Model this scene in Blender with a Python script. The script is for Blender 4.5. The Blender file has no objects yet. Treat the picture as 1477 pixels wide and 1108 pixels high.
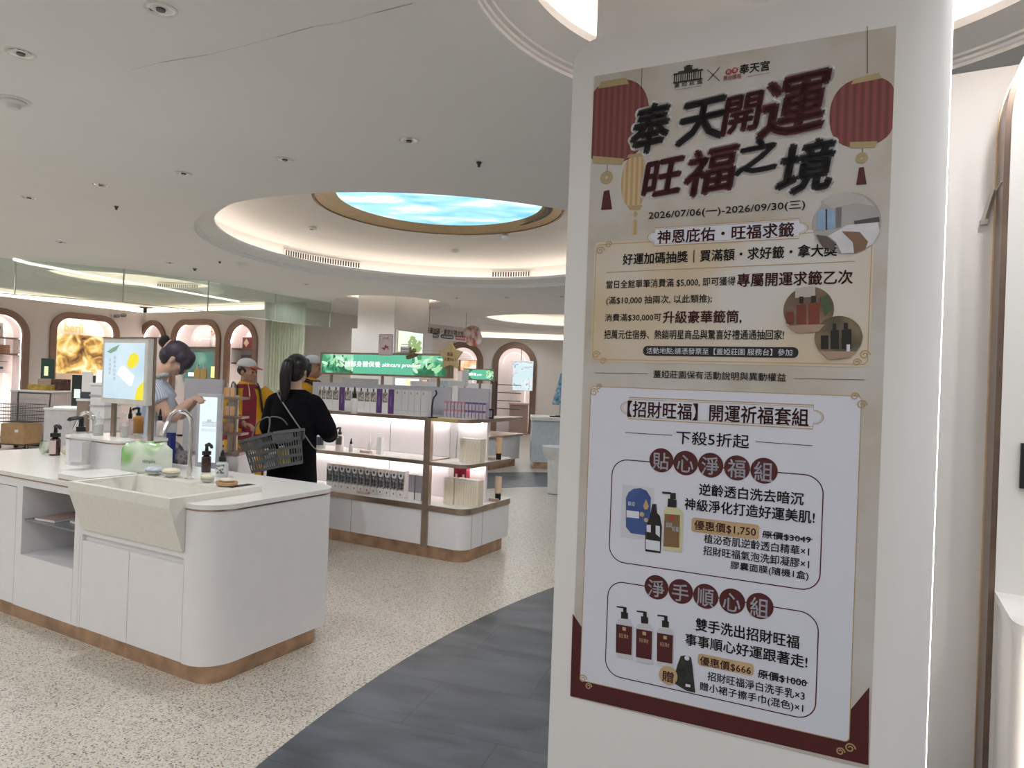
import bpy, bmesh, math, random
from mathutils import Vector, Matrix, Euler
from mathutils.geometry import tessellate_polygon
random.seed(7)
S = bpy.context.scene
COL = S.collection
PI = math.pi

# ------------------------------------------------------------------ camera, world, lights, exposure
F, CX, CY, PITCH, ROLL, CAMH = 985.0, 738.5, 554.0, 0.001, 0.037, 1.5
_r = Vector((1, 0, 0)); _u = Vector((0, -math.sin(PITCH), math.cos(PITCH))); _f = Vector((0, math.cos(PITCH), math.sin(PITCH)))
CR = _r*math.cos(ROLL) + _u*math.sin(ROLL)
CU = -_r*math.sin(ROLL) + _u*math.cos(ROLL)
cam = bpy.data.cameras.new('camera'); camo = bpy.data.objects.new('camera', cam); COL.objects.link(camo)
cam.sensor_width = 36; cam.lens = F/1477*36; cam.clip_start = .05; cam.clip_end = 100
camo.matrix_world = Matrix(((CR.x, CU.x, -_f.x, 0), (CR.y, CU.y, -_f.y, 0), (CR.z, CU.z, -_f.z, CAMH), (0, 0, 0, 1)))
S.camera = camo
S.view_settings.view_transform = 'Standard'; S.view_settings.look = 'None'
S.view_settings.gamma = 1; S.view_settings.use_curve_mapping = False
S.view_settings.exposure = 0.38
w = bpy.data.worlds.new('world'); S.world = w; w.use_nodes = True
w.node_tree.nodes['Background'].inputs[0].default_value = (1, .97, .94, 1)
w.node_tree.nodes['Background'].inputs[1].default_value = 0.55
CEIL = 3.1

def spot(loc, power, size=166, rad=.06, col=(.985, .985, 1), blend=.55):
    l = bpy.data.lights.new('downlight_and_fill_beam', 'SPOT'); l.energy = power; l.spot_size = math.radians(size); l.spot_blend = blend
    l.shadow_soft_size = rad; l.color = col
    o = bpy.data.objects.new('downlight_and_fill_beam', l); COL.objects.link(o); o.location = loc
    return o
def arealight(loc, rot, sx, sy, power, col=(1, .95, .9)):
    l = bpy.data.lights.new('cove_light', 'AREA'); l.shape = 'RECTANGLE'; l.size = sx; l.size_y = sy; l.energy = power; l.color = col
    o = bpy.data.objects.new('cove_light', l); COL.objects.link(o); o.location = loc; o.rotation_euler = rot
    return o
# recessed ceiling lamps of the shop, in rows over the whole floor
SPOT_W = 58
for gx in (-11, -8.2, -5.4, -2.6, .2, 3.0):
    for gy in (-3.6, -1.0, 1.4, 4.0, 6.6, 9.2, 12., 14.8, 17.6, 20):
        if (gx+.985)**2+(gy-8.63)**2 < 2.9**2 or (gx-1.04)**2+(gy-2.517)**2 < 1.35**2: continue
        if gx > 2 and 1.2 < gy < 4 or (gx, gy) == (.2, 1.4): continue
        if gx < -10 and gy > 13 or gx < -8 and gy > 15 or gx < -5 and gy > 14: continue
        spot((gx, gy, CEIL-.03), SPOT_W*(.80 if gy < 2 else .5 if gy > 16 else .72 if gy > 11 else .95))
spot((-.35, .55, CEIL-.03), 9); spot((1.54, 1.78, CEIL-.03), 26); spot((1.75, .6, CEIL-.03), 34); spot((2.9, .5, CEIL-.03), 40); spot((-4.1, 13.3, CEIL-.03), 34)  # fill spots without fixtures, added to brighten the poster, right wall and curtain

# ------------------------------------------------------------------ frames: pixels of the picture to points on real planes
def ray(px, py):
    return CR*((px-CX)/F) - CU*((py-CY)/F) + _f
def WY(px, py, Y):
    d = ray(px, py); return Vector((0, 0, CAMH)) + d*(Y/d.y)
def WZ(px, py, z):
    d = ray(px, py); return Vector((0, 0, CAMH)) + d*((z-CAMH)/d.z)
YA = -1.072                      # the furniture grid: A runs to the left along the fronts, B runs to the back
AX = Vector((math.sin(YA), math.cos(YA), 0)); BX = Vector((math.cos(YA), -math.sin(YA), 0))
RZ = math.atan2(-AX.y, -AX.x)    # local x = -A, local y = B
def AB(A, B, z=0): return AX*A + BX*B + Vector((0, 0, z))
def onplane(px, py, n, d):
    r = ray(px, py); c = Vector((0, 0, CAMH)); return c + r*((d - c.dot(n))/r.dot(n))
def onB(px, py, B):
    p = onplane(px, py, BX, B); return p.dot(AX), p.dot(BX), p.z
def onA(px, py, A):
    p = onplane(px, py, AX, A); return p.dot(AX), p.dot(BX), p.z

# ------------------------------------------------------------------ materials
MATS = {}
def nd(nt, t, **kw):
    n = nt.nodes.new(t)
    for k, v in kw.items(): setattr(n, k, v)
    return n
def mat(name, col, rough=.5, metal=0., var=.06, scale=12., bump=0., bscale=120., spec=.5, trans=0., ior=1.45, alpha=1., emit=None, estr=0., coat=0., sheen=0., stretch=None):
    if name in MATS: return MATS[name]
    m = bpy.data.materials.new(name); m.use_nodes = True; nt = m.node_tree; b = nt.nodes['Principled BSDF']
    b.inputs['Roughness'].default_value = rough; b.inputs['Metallic'].default_value = metal
    b.inputs['Specular IOR Level'].default_value = spec; b.inputs['Transmission Weight'].default_value = trans
    b.inputs['IOR'].default_value = ior; b.inputs['Alpha'].default_value = alpha; b.inputs['Coat Weight'].default_value = coat
    b.inputs['Sheen Weight'].default_value = sheen
    tc = nd(nt, 'ShaderNodeTexCoord'); mp = nd(nt, 'ShaderNodeMapping'); nt.links.new(tc.outputs['Object'], mp.inputs[0])
    if stretch: mp.inputs['Scale'].default_value = stretch
    no = nd(nt, 'ShaderNodeTexNoise'); no.inputs['Scale'].default_value = scale; no.inputs['Detail'].default_value = 4
    nt.links.new(mp.outputs[0], no.inputs['Vector'])
    cr = nd(nt, 'ShaderNodeValToRGB'); nt.links.new(no.outputs['Fac'], cr.inputs[0])
    c = Vector(col[:3])
    cr.color_ramp.elements[0].position = .3; cr.color_ramp.elements[1].position = .7
    cr.color_ramp.elements[0].color = (*(c*(1-var)), 1); cr.color_ramp.elements[1].color = (*[min(1, x*(1+var)) for x in c], 1)
    nt.links.new(cr.outputs[0], b.inputs['Base Color'])
    if bump:
        n2 = nd(nt, 'ShaderNodeTexNoise'); n2.inputs['Scale'].default_value = bscale; nt.links.new(mp.outputs[0], n2.inputs['Vector'])
        bp = nd(nt, 'ShaderNodeBump'); bp.inputs['Strength'].default_value = bump; bp.inputs['Distance'].default_value = .01
        nt.links.new(n2.outputs['Fac'], bp.inputs['Height']); nt.links.new(bp.outputs[0], b.inputs['Normal'])
    if emit:
        b.inputs['Emission Color'].default_value = (*emit, 1); b.inputs['Emission Strength'].default_value = estr
    MATS[name] = m
    return m
def ramp_mat(name, stops, scale=4., detail=4., estr=0., rough=.4, kind='noise', distortion=0., stretch=(1, 1, 1), seed=0., coord='Object', rot=0.):
    """picture-like pattern: noise, wave or voronoi through a colour ramp; glows when estr is set (screens, lightboxes)"""
    if name in MATS: return MATS[name]
    m = bpy.data.materials.new(name); m.use_nodes = True; nt = m.node_tree; b = nt.nodes['Principled BSDF']
    b.inputs['Roughness'].default_value = rough
    tc = nd(nt, 'ShaderNodeTexCoord'); mp = nd(nt, 'ShaderNodeMapping'); mp.inputs['Scale'].default_value = stretch
    mp.inputs['Location'].default_value = (seed, seed*.7, seed*1.3)
    mp.inputs['Rotation'].default_value = (0, 0, rot)
    nt.links.new(tc.outputs[coord], mp.inputs[0])
    if kind == 'noise':
        t = nd(nt, 'ShaderNodeTexNoise'); t.inputs['Detail'].default_value = detail; t.inputs['Distortion'].default_value = distortion; out = t.outputs['Fac']
    elif kind == 'wave':
        t = nd(nt, 'ShaderNodeTexWave'); t.inputs['Distortion'].default_value = distortion; t.inputs['Detail'].default_value = detail; out = t.outputs['Fac']
    else:
        t = nd(nt, 'ShaderNodeTexVoronoi'); out = t.outputs['Distance' if kind == 'voronoi' else 'Color']
    t.inputs['Scale'].default_value = scale
    nt.links.new(mp.outputs[0], t.inputs['Vector'])
    cr = nd(nt, 'ShaderNodeValToRGB'); nt.links.new(out, cr.inputs[0])
    el = cr.color_ramp.elements
    while len(el) < len(stops): el.new(.5)
    for e, (p, c) in zip(el, stops): e.position = p; e.color = (*c, 1)
    if estr:
        b.inputs['Base Color'].default_value = (.02, .02, .02, 1)
        nt.links.new(cr.outputs[0], b.inputs['Emission Color']); b.inputs['Emission Strength'].default_value = estr
    else:
        nt.links.new(cr.outputs[0], b.inputs['Base Color'])
    MATS[name] = m
    return m
def clear_mat(name, tint=(1, 1, 1), amt=.85, rough=.05):
    """thin clear sheet or bottle wall: mostly see-through with a real reflection"""
    if name in MATS: return MATS[name]
    m = bpy.data.materials.new(name); m.use_nodes = True; nt = m.node_tree; nt.nodes.clear()
    o = nd(nt, 'ShaderNodeOutputMaterial'); tr = nd(nt, 'ShaderNodeBsdfTransparent'); tr.inputs[0].default_value = (*tint, 1)
    gl = nd(nt, 'ShaderNodeBsdfGlossy'); gl.inputs['Roughness'].default_value = rough
    df = nd(nt, 'ShaderNodeBsdfDiffuse'); df.inputs[0].default_value = (*tint, 1)
    lw = nd(nt, 'ShaderNodeLayerWeight'); lw.inputs[0].default_value = .5
    pw = nd(nt, 'ShaderNodeMath', operation='POWER'); nt.links.new(lw.outputs['Facing'], pw.inputs[0]); pw.inputs[1].default_value = 3.5
    fr = nd(nt, 'ShaderNodeMath', operation='MULTIPLY_ADD'); nt.links.new(pw.outputs[0], fr.inputs[0]); fr.inputs[1].default_value = .55; fr.inputs[2].default_value = .045
    m1 = nd(nt, 'ShaderNodeMixShader'); m1.inputs[0].default_value = amt; nt.links.new(df.outputs[0], m1.inputs[1]); nt.links.new(tr.outputs[0], m1.inputs[2])
    m2 = nd(nt, 'ShaderNodeMixShader'); nt.links.new(fr.outputs[0], m2.inputs[0]); nt.links.new(m1.outputs[0], m2.inputs[1]); nt.links.new(gl.outputs[0], m2.inputs[2])
    no = nd(nt, 'ShaderNodeTexNoise'); no.inputs['Scale'].default_value = 6; bp = nd(nt, 'ShaderNodeBump'); bp.inputs['Strength'].default_value = .02
    nt.links.new(no.outputs['Fac'], bp.inputs['Height']); nt.links.new(bp.outputs[0], gl.inputs['Normal'])
    nt.links.new(m2.outputs[0], o.inputs[0]); MATS[name] = m
    return m

WHITE = mat('white_laminate', (.80, .79, .80), .35, var=.015)
CREAM = mat('cream_solid_surface', (.80, .78, .72), .3, var=.03, scale=40)
TOPW = mat('pale_stone_top', (.82, .82, .79), .22, var=.02, scale=30)
PLASTER = mat('ceiling_plaster', (.90, .895, .89), .9, var=.012, scale=1.5, bump=.02, bscale=30)
WALLW = mat('warm_wall_paint', (.76, .71, .67), .85, var=.02, scale=2, bump=.02)
WALLP = mat('white_wall_paint', (.82, .80, .78), .8, var=.015, scale=2, bump=.02)
COPPER = mat('brushed_copper', (.52, .35, .24), .38, .85, var=.25, scale=9)
BRONZE = mat('bronze_metal', (.46, .36, .29), .32, .85, var=.12, scale=8)
BRONZED = mat('dark_bronze_frame', (.20, .145, .115), .3, .8, var=.1)
ROSE = mat('rose_metal_trim', (.50, .36, .31), .25, .9, var=.1)
CHROME = mat('chrome', (.82, .82, .83), .08, 1., var=.02)
BLACK = mat('black_plastic', (.015, .015, .017), .35, var=.2)
GREYPL = mat('grey_basket_plastic', (.12, .13, .13), .45, var=.08)
GREYP = mat('grey_panel', (.48, .48, .52), .4, var=.03)
PINKLIT = mat('pinkish_white_panel', (.87, .835, .855), .45, var=.01)
GLASS = clear_mat('clear_glass', (.93, .97, .95), .92, .03)
SMOKE = clear_mat('greenish_glass', (.87, .93, .89), .93, .03)
CLEARB = clear_mat('clear_bottle_plastic', (.96, .97, .97), .80, .08)
CARD = mat('white_card', (.82, .81, .80), .6, var=.02)
BEIGECARD = mat('beige_carton', (.80, .72, .58), .55, var=.05)
PURPLE = mat('purple_carton', (.12, .05, .19), .45, var=.1)
CARTON = mat('brown_cardboard', (.45, .29, .15), .75, var=.1)
LED = mat('warm_led_strip', (.9, .8, .7), .5, emit=(1, .90, .80), estr=7.5)
LEDN = mat('warm_led_near', (.9, .8, .7), .5, emit=(1, .92, .86), estr=26)
LEDW = mat('white_led_strip', (.9, .9, .9), .5, emit=(1, .98, .95), estr=5)
COVE = mat('warm_cove_plaster', (.85, .80, .75), .9, var=.01)

# ------------------------------------------------------------------ mesh builder
class MB:
    def __init__(s): s.bm = bmesh.new(); s.mi = 0; s.T = Matrix.Identity(4)
    def v(s, p): return s.bm.verts.new(s.T @ Vector(p))
    def face(s, vs):
        try:
            f = s.bm.faces.new(vs); f.material_index = s.mi; return f
        except ValueError: return None
    def poly(s, pts): return s.face([s.v(p) for p in pts])
    def box(s, x0, x1, y0, y1, z0, z1, bev=0, M=None):
        T = s.T @ M if M is not None else s.T
        vs = [s.bm.verts.new(T @ Vector(p)) for p in ((x0, y0, z0), (x1, y0, z0), (x1, y1, z0), (x0, y1, z0), (x0, y0, z1), (x1, y0, z1), (x1, y1, z1), (x0, y1, z1))]
        fs = [s.face([vs[i] for i in q]) for q in ((3, 2, 1, 0), (4, 5, 6, 7), (0, 1, 5, 4), (1, 2, 6, 5), (2, 3, 7, 6), (3, 0, 4, 7))]
        if bev:
            es = list({e for f in fs if f for e in f.edges})
            r = bmesh.ops.bevel(s.bm, geom=es, offset=bev, segments=2, affect='EDGES', profile=.5)
            for f in r['faces']: f.material_index = s.mi
        return s
    def prism(s, pts, z0, z1, M=None):
        """polygon in local xy extruded in z"""
        T = s.T @ M if M is not None else s.T
        a = [s.bm.verts.new(T @ Vector((p[0], p[1], z0))) for p in pts]; b = [s.bm.verts.new(T @ Vector((p[0], p[1], z1))) for p in pts]
        n = len(pts); s.face(a[::-1]); s.face(b)
        for i in range(n): s.face([a[i], a[(i+1) % n], b[(i+1) % n], b[i]])
        return s
    def rings(s, rs, cap=True, closed=True):
        """skin a list of point rings"""
        V = [[s.v(p) for p in r] for r in rs]; n = len(V[0])
        for A, B in zip(V, V[1:]):
            for i in range(n if closed else n-1): s.face([A[i], A[(i+1) % n], B[(i+1) % n], B[i]])
        if cap: s.face(V[0][::-1]); s.face(V[-1])
        return s
    def lathe(s, prof, c=(0, 0, 0), n=20, sx=1, sy=1, cap=True):
        s.rings([[(c[0]+r*sx*math.cos(2*PI*i/n), c[1]+r*sy*math.sin(2*PI*i/n), c[2]+z) for i in range(n)] for r, z in prof], cap)
        return s
    def tube(s, pts, r, n=8, cap=True, flat=1., up=None):
        P = [Vector(p) for p in pts]; R = r if isinstance(r, (list, tuple)) else [r]*len(P)
        rs = []; prev = None
        for i, p in enumerate(P):
            t = (P[min(i+1, len(P)-1)]-P[max(i-1, 0)])
            if t.length < 1e-9: t = Vector((0, 0, 1))
            t.normalize()
            if prev is None:
                a = Vector(up) if up else Vector((0, 0, 1)) if abs(t.z) < .9 else Vector((1, 0, 0))
                x = (a - t*a.dot(t)).normalized()
            else: x = (prev - t*prev.dot(t)).normalized()
            prev = x; y = t.cross(x)
            rs.append([p + x*(R[i]*math.cos(2*PI*k/n)) + y*(R[i]*flat*math.sin(2*PI*k/n)) for k in range(n)])
        s.rings(rs, cap); return s
    def ell(s, c, r, rot=None, nu=14, nv=9):
        R = Euler(rot).to_matrix() if rot else Matrix.Identity(3); c = Vector(c)
        top = s.v(c + R @ Vector((0, 0, r[2]))); bot = s.v(c + R @ Vector((0, 0, -r[2]))); L = []
        for j in range(1, nv):
            th = PI*j/nv
            L.append([s.v(c + R @ Vector((r[0]*math.sin(th)*math.cos(2*PI*i/nu), r[1]*math.sin(th)*math.sin(2*PI*i/nu), r[2]*math.cos(th)))) for i in range(nu)])
        for i in range(nu):
            k = (i+1) % nu
            s.face([top, L[0][i], L[0][k]]); s.face([bot, L[-1][k], L[-1][i]])
            for A, B in zip(L, L[1:]): s.face([A[i], B[i], B[k], A[k]])
        return s
    def tess(s, loops, z=0, fn=None):
        """flat polygon with holes; loops of 2-D points, fn maps (x, y) to a point"""
        fn = fn or (lambda x, y: (x, y, z))
        flat = [p for l in loops for p in l]
        tri = tessellate_polygon([[Vector((p[0], p[1], 0)) for p in l] for l in loops])
        V = [s.v(fn(*p)) for p in flat]
        for t in tri: s.face([V[i] for i in t])
        return s
    def build(s, name, m, parent=None, smooth=False, loc=None, rz=None, mods=None):
        bmesh.ops.recalc_face_normals(s.bm, faces=s.bm.faces)
        me = bpy.data.meshes.new(name); s.bm.to_mesh(me); s.bm.free()
        for x in (m if isinstance(m, (list, tuple)) else [m]): me.materials.append(x)
        if smooth:
            me.shade_smooth() if smooth is True else None
            if smooth == 'auto':
                me.shade_smooth(); me.set_sharp_from_angle(angle=math.radians(38))
        o = bpy.data.objects.new(name, me); COL.objects.link(o)
        if parent is not None: o.parent = parent
        if loc is not None: o.location = loc
        if rz is not None: o.rotation_euler.z = rz
        return o
def rrect(x0, x1, y0, y1, r, seg=6, corners='abcd'):
    """rounded rectangle, counter-clockwise; corners a=(x0,y0) b=(x1,y0) c=(x1,y1) d=(x0,y1)"""
    out = []
    for k, (cx, cy, a0) in zip('abcd', ((x0+r, y0+r, PI), (x1-r, y0+r, 1.5*PI), (x1-r, y1-r, 0), (x0+r, y1-r, .5*PI))):
        if k in corners and r > 0:
            out += [(cx+r*math.cos(a0+PI/2*i/seg), cy+r*math.sin(a0+PI/2*i/seg)) for i in range(seg+1)]
        else: out.append(({'a': x0, 'b': x1, 'c': x1, 'd': x0}[k], {'a': y0, 'b': y0, 'c': y1, 'd': y1}[k]))
    return out
def arch2(x0, x1, z0, z1, r, seg=10):
    r = min(r, (x1-x0)/2)
    p = [(x0, z0), (x1, z0)]
    p += [(x1-r+r*math.cos(PI/2*i/seg), z1-r+r*math.sin(PI/2*i/seg)) for i in range(seg+1)]
    p += [(x0+r+r*math.cos(PI/2+PI/2*i/seg), z1-r+r*math.sin(PI/2+PI/2*i/seg)) for i in range(seg+1)]
    return p
def spline(pts, n=5):
    P = [Vector(p) for p in pts]; out = []
    for i in range(len(P)-1):
        a, b, c, d = P[max(i-1, 0)], P[i], P[i+1], P[min(i+2, len(P)-1)]
        for k in range(n):
            t = k/n
            out.append(.5*((2*b)+(c-a)*t+(2*a-5*b+4*c-d)*t*t+(3*b-a-3*c+d)*t**3))
    out.append(P[-1]); return out

# ------------------------------------------------------------------ things
def tag(o, label, cat, group=None, kind=None):
    o['label'] = label; o['category'] = cat
    if group: o['group'] = group
    if kind: o['kind'] = kind
    return o
def thing(name, label, cat, loc=(0, 0, 0), rz=0, group=None):
    o = bpy.data.objects.new(name, None); COL.objects.link(o); o.empty_display_size = .05
    o.location = loc; o.rotation_euler = (0, 0, rz); tag(o, label, cat, group); return o
def struct(o, label=None):
    o['kind'] = 'structure'
    if label: o['label'] = label
    return o
def copy_tree(o, parent=None):
    c = o.copy(); COL.objects.link(c)
    if parent is not None: c.parent = parent
    for ch in list(o.children): copy_tree(ch, c)
    return c
def dup(root, loc, rz, label, group=None):
    c = copy_tree(root); c.location = loc; c.rotation_euler = (0, 0, rz); c['label'] = label
    if group: c['group'] = group
    return c
def text_mesh(body, bold=0., res=2):
    c = bpy.data.curves.new('lettering', 'FONT'); c.body = body; c.offset = bold; c.resolution_u = res; c.size = 1
    o = bpy.data.objects.new('lettering_source', c); COL.objects.link(o)
    dg = bpy.context.evaluated_depsgraph_get(); me = bpy.data.meshes.new_from_object(o.evaluated_get(dg))
    COL.objects.unlink(o); bpy.data.objects.remove(o); bpy.data.curves.remove(c)
    return me
def text_in(mb, body, x0, x1, y0, y1, bold=0., slope=0., shear=0., z=0., fn=None, full=True):
    """writes body into the rectangle x0..x1, y0..y1 of a flat face; bold thickens the strokes by small shifted copies"""
    me = text_mesh(body)
    xs = [v.co.x for v in me.vertices]; ys = [v.co.y for v in me.vertices]
    if not xs: return
    a, b, c, d = min(xs), max(xs), min(ys), max(ys)
    fn = fn or (lambda x, y: (x, y, z))
    e = bold*(y1-y0); n = 0 if bold < .006 else 4 if bold < .05 else 14
    for ox, oy in [(0, 0)] + [(e*math.cos(2*PI*i/n+.4), e*math.sin(2*PI*i/n+.4)) for i in range(n)]:
        V = []
        for v in me.vertices:
            tx = (v.co.x-a)/(b-a); ty = (v.co.y-c)/(d-c)
            x = x0+(x1-x0)*tx + shear*(ty-.5)*(y1-y0); y = y0+(y1-y0)*ty + slope*(tx-.5)*(x1-x0)
            V.append(mb.v(fn(x+ox, y+oy)))
        for p in me.polygons: mb.face([V[i] for i in p.vertices])
    bpy.data.meshes.remove(me)
# ------------------------------------------------------------------ the setting
def terrazzo(name, base, d1, d2, sc=170.):
    m = bpy.data.materials.new(name); m.use_nodes = True; nt = m.node_tree; b = nt.nodes['Principled BSDF']
    tc = nd(nt, 'ShaderNodeTexCoord'); v1 = nd(nt, 'ShaderNodeTexVoronoi'); v1.inputs['Scale'].default_value = sc
    nt.links.new(tc.outputs['Object'], v1.inputs['Vector'])
    sep = nd(nt, 'ShaderNodeSeparateColor'); nt.links.new(v1.outputs['Color'], sep.inputs[0])
    cr = nd(nt, 'ShaderNodeValToRGB'); cr.color_ramp.interpolation = 'CONSTANT'; nt.links.new(sep.outputs[0], cr.inputs[0])
    el = cr.color_ramp.elements
    for _ in range(3): el.new(.5)
    for e, (p, c) in zip(el, ((0, d1), (.07, d2), (.24, base), (.66, [min(1, x*1.13) for x in base]), (.9, [x*.84 for x in base]))): e.position = p; e.color = (*c, 1)
    no = nd(nt, 'ShaderNodeTexNoise'); no.inputs['Scale'].default_value = .6; nt.links.new(tc.outputs['Object'], no.inputs['Vector'])
    mx = nd(nt, 'ShaderNodeMix', data_type='RGBA', blend_type='MULTIPLY'); mx.inputs[0].default_value = .12
    nt.links.new(cr.outputs[0], mx.inputs[6]); nt.links.new(no.outputs['Fac'], mx.inputs[7]); nt.links.new(mx.outputs[2], b.inputs['Base Color'])
    b.inputs['Roughness'].default_value = .34; b.inputs['Specular IOR Level'].default_value = .45
    return m
def slate(name):
    m = bpy.data.materials.new(name); m.use_nodes = True; nt = m.node_tree; b = nt.nodes['Principled BSDF']
    tc = nd(nt, 'ShaderNodeTexCoord'); mp = nd(nt, 'ShaderNodeMapping'); mp.inputs['Rotation'].default_value = (0, 0, .32)
    nt.links.new(tc.outputs['Object'], mp.inputs[0])
    br = nd(nt, 'ShaderNodeTexBrick'); br.inputs['Scale'].default_value = 1.; br.inputs['Brick Width'].default_value = .9; br.inputs['Row Height'].default_value = .45
    br.inputs['Mortar Size'].default_value = .0025; br.inputs['Color1'].default_value = (.060, .074, .088, 1); br.inputs['Color2'].default_value = (.078, .088, .100, 1)
    br.inputs['Mortar'].default_value = (.045, .045, .047, 1); nt.links.new(mp.outputs[0], br.inputs['Vector'])
    no = nd(nt, 'ShaderNodeTexNoise'); no.inputs['Scale'].default_value = 3.2; no.inputs['Detail'].default_value = 8; no.inputs['Distortion'].default_value = .6
    m2 = nd(nt, 'ShaderNodeMapping'); m2.inputs['Scale'].default_value = (.7, 2.2, 1); nt.links.new(mp.outputs[0], m2.inputs[0]); nt.links.new(m2.outputs[0], no.inputs['Vector'])
    cr = nd(nt, 'ShaderNodeValToRGB'); cr.color_ramp.elements[0].position = .3; cr.color_ramp.elements[1].position = .75
    cr.color_ramp.elements[0].color = (.55, .55, .55, 1); cr.color_ramp.elements[1].color = (1.5, 1.5, 1.5, 1); nt.links.new(no.outputs['Fac'], cr.inputs[0])
    mx = nd(nt, 'ShaderNodeMix', data_type='RGBA', blend_type='MULTIPLY'); mx.inputs[0].default_value = 1
    nt.links.new(br.outputs[0], mx.inputs[6]); nt.links.new(cr.outputs[0], mx.inputs[7]); nt.links.new(mx.outputs[2], b.inputs['Base Color'])
    b.inputs['Roughness'].default_value = .42
    return m
TERR = terrazzo('beige_terrazzo', (.59, .55, .475), (.12, .11, .10), (.36, .33, .29))
SLATE = slate('dark_stone_tile')
m = MB(); m.box(-17, 8, -6, 23, -.1, 0); struct(m.build('floor', TERR), 'speckled beige terrazzo shop floor')
# dark stone aisle: everything within 7.15 m of a point to the right; and the same aisle further back
def disc(cx, cy, R, a0, a1, n): return [(cx+R*math.cos(a0+(a1-a0)*i/n), cy+R*math.sin(a0+(a1-a0)*i/n)) for i in range(n+1)]
m = MB(); m.prism(disc(5.939, .623, 7.147, 2.15, 3.9, 60) + [(6.5, -5.9), (6.5, 6.6)], 0, .002)
struct(m.build('floor', SLATE), 'dark grey stone tile aisle with a curved edge')
m = MB(); m.prism([(-1.2, 9.3), (-.33, 9.76), (.28, 10.08), (.75, 10.2), (3, 10.3), (3, 12.1), (.8, 11.85), (.31, 11.8), (-.39, 11.5), (-1.2, 11.1)], 0, .002)
struct(m.build('floor', SLATE), 'dark stone band across the pale floor far back')

# ceiling with round coffers
COFF = [(-.985, 8.63, 2.81), (1.04, 2.517, 1.29), (-2.51, 14.12, 1.17), (1.35, 17.4, 2.3), (-7.1, 12.7, 1.55)]
m = MB(); m.tess([[(-17, -6), (8, -6), (8, 23), (-17, 23)]] + [[(cx+R*math.cos(2*PI*i/96), cy+R*math.sin(2*PI*i/96)) for i in range(96)] for cx, cy, R in COFF], z=CEIL)
ceil = struct(m.build('ceiling', PLASTER), 'white plaster ceiling with round coffers')
m = MB(); m.box(-17, 8, -6, 23, 4.05, 4.1); struct(m.build('ceiling', PLASTER), 'plain upper slab above the coffers')
cr_ = [WZ(*p, CEIL-.0015) for p in ((190, 101), (232, 90), (300, 79), (352, 66), (400, 53), (450, 39), (490, 33), (540, 19), (595, 5))]
m = MB()
for i in range(len(cr_)-1):
    a, b = cr_[i], cr_[i+1]; n = Vector((-(b-a).y, (b-a).x, 0)).normalized()*(.0007+.0009*(i % 3 == 1))
    m.poly([a-n, b-n, b+n, a+n])
m.build('crack', mat('plaster_crack', (.34, .33, .32), .9), ceil)
for i_, (cx, cy, R) in enumerate(COFF):
    dome = 1 if i_ == 0 else 2
    s = .20 if R > 2 else .185
    m = MB()
    m.lathe([(R, 0), (R, .018), (R-.012, .022), (R-.014, .036), (R-.034, .040), (R-.036, .052), (R-s, .10), (R-s, .14), (R-s+.012, .14), (R-s+.012, .115), (R-.005, .115)], (cx, cy, CEIL), 96, cap=False)
    struct(m.build('ceiling_coffer', PLASTER, smooth='auto'), 'stepped plaster ring around the ceiling coffer')
    m = MB()
    if dome == 1: m.lathe([(R, .10), (R, .33), (R-.035, .37), (R-.6, .52), (1.54, .615)], (cx, cy, CEIL), 96, cap=False)
    else: m.lathe([(R, .10), (R, .30), (R-.03, .34), (R*.55, .52), (.02, .57)], (cx, cy, CEIL), 96, cap=False)
    struct(m.build('ceiling_coffer', COVE, smooth='auto'), 'glowing dome inside the ceiling coffer')
    m = MB(); m.lathe([(R-s+.04, .12), (R-s+.065, .12), (R-s+.065, .132), (R-s+.04, .132), (R-s+.04, .12)], (cx, cy, CEIL), 96, cap=False)
    o = m.build('light_ring', LEDN if i_ == 1 else LED); tag(o, {0: 'warm light strip hidden in the big sky coffer', 1: 'warm light strip hidden in the coffer over the poster column'}.get(COFF.index((cx, cy, R)), 'warm light strip in a far round coffer'), 'light')
    if COFF.index((cx, cy, R)) > 1: o['group'] = 'coffer light strips'
# the sky screen in the big coffer
sk = thing('sky_light_panel', 'round glowing blue sky with clouds in the big ceiling coffer', 'light', (-.985, 8.63, CEIL+.615))
m = MB(); m.lathe([(1.54, 0), (1.54, .005), (1.28, .085), (1.26, .085), (1.53, -.004), (1.54, 0)], n=96, cap=False); m.build('gold_ring', mat('gold_panel', (.62, .45, .25), .4, .5), sk, smooth='auto')
m = MB(); m.lathe([(1.565, .002), (1.565, -.014), (1.535, -.016), (1.535, .002)], n=96, cap=False); m.build('rim', mat('dark_gold', (.2, .13, .07), .4, .7), sk, smooth='auto')
m = MB(); m.lathe([(1.287, .068), (.001, .069)], n=96, cap=False)
m.build('sky_screen', ramp_mat('sky_picture', ((.0, (.09, .40, .85)), (.36, (.17, .56, .95)), (.52, (.38, .78, 1)), (.62, (.9, .98, 1))), 1.5, 9, .95, distortion=.5, stretch=(1, 1.7, 1), seed=2.3), sk)
m = MB()
for k in range(26):
    a = math.radians(-62 + k*2.0)+.9
    Mx = Matrix.Rotation(a, 4, 'Z') @ Matrix.Translation((1.405, 0, .03)) @ Matrix.Rotation(math.radians(-17), 4, 'Y')
    m.box(-.085, .085, -.01, .01, -.006, .002, M=Mx)
m.build('slot', BLACK, sk)
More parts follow.
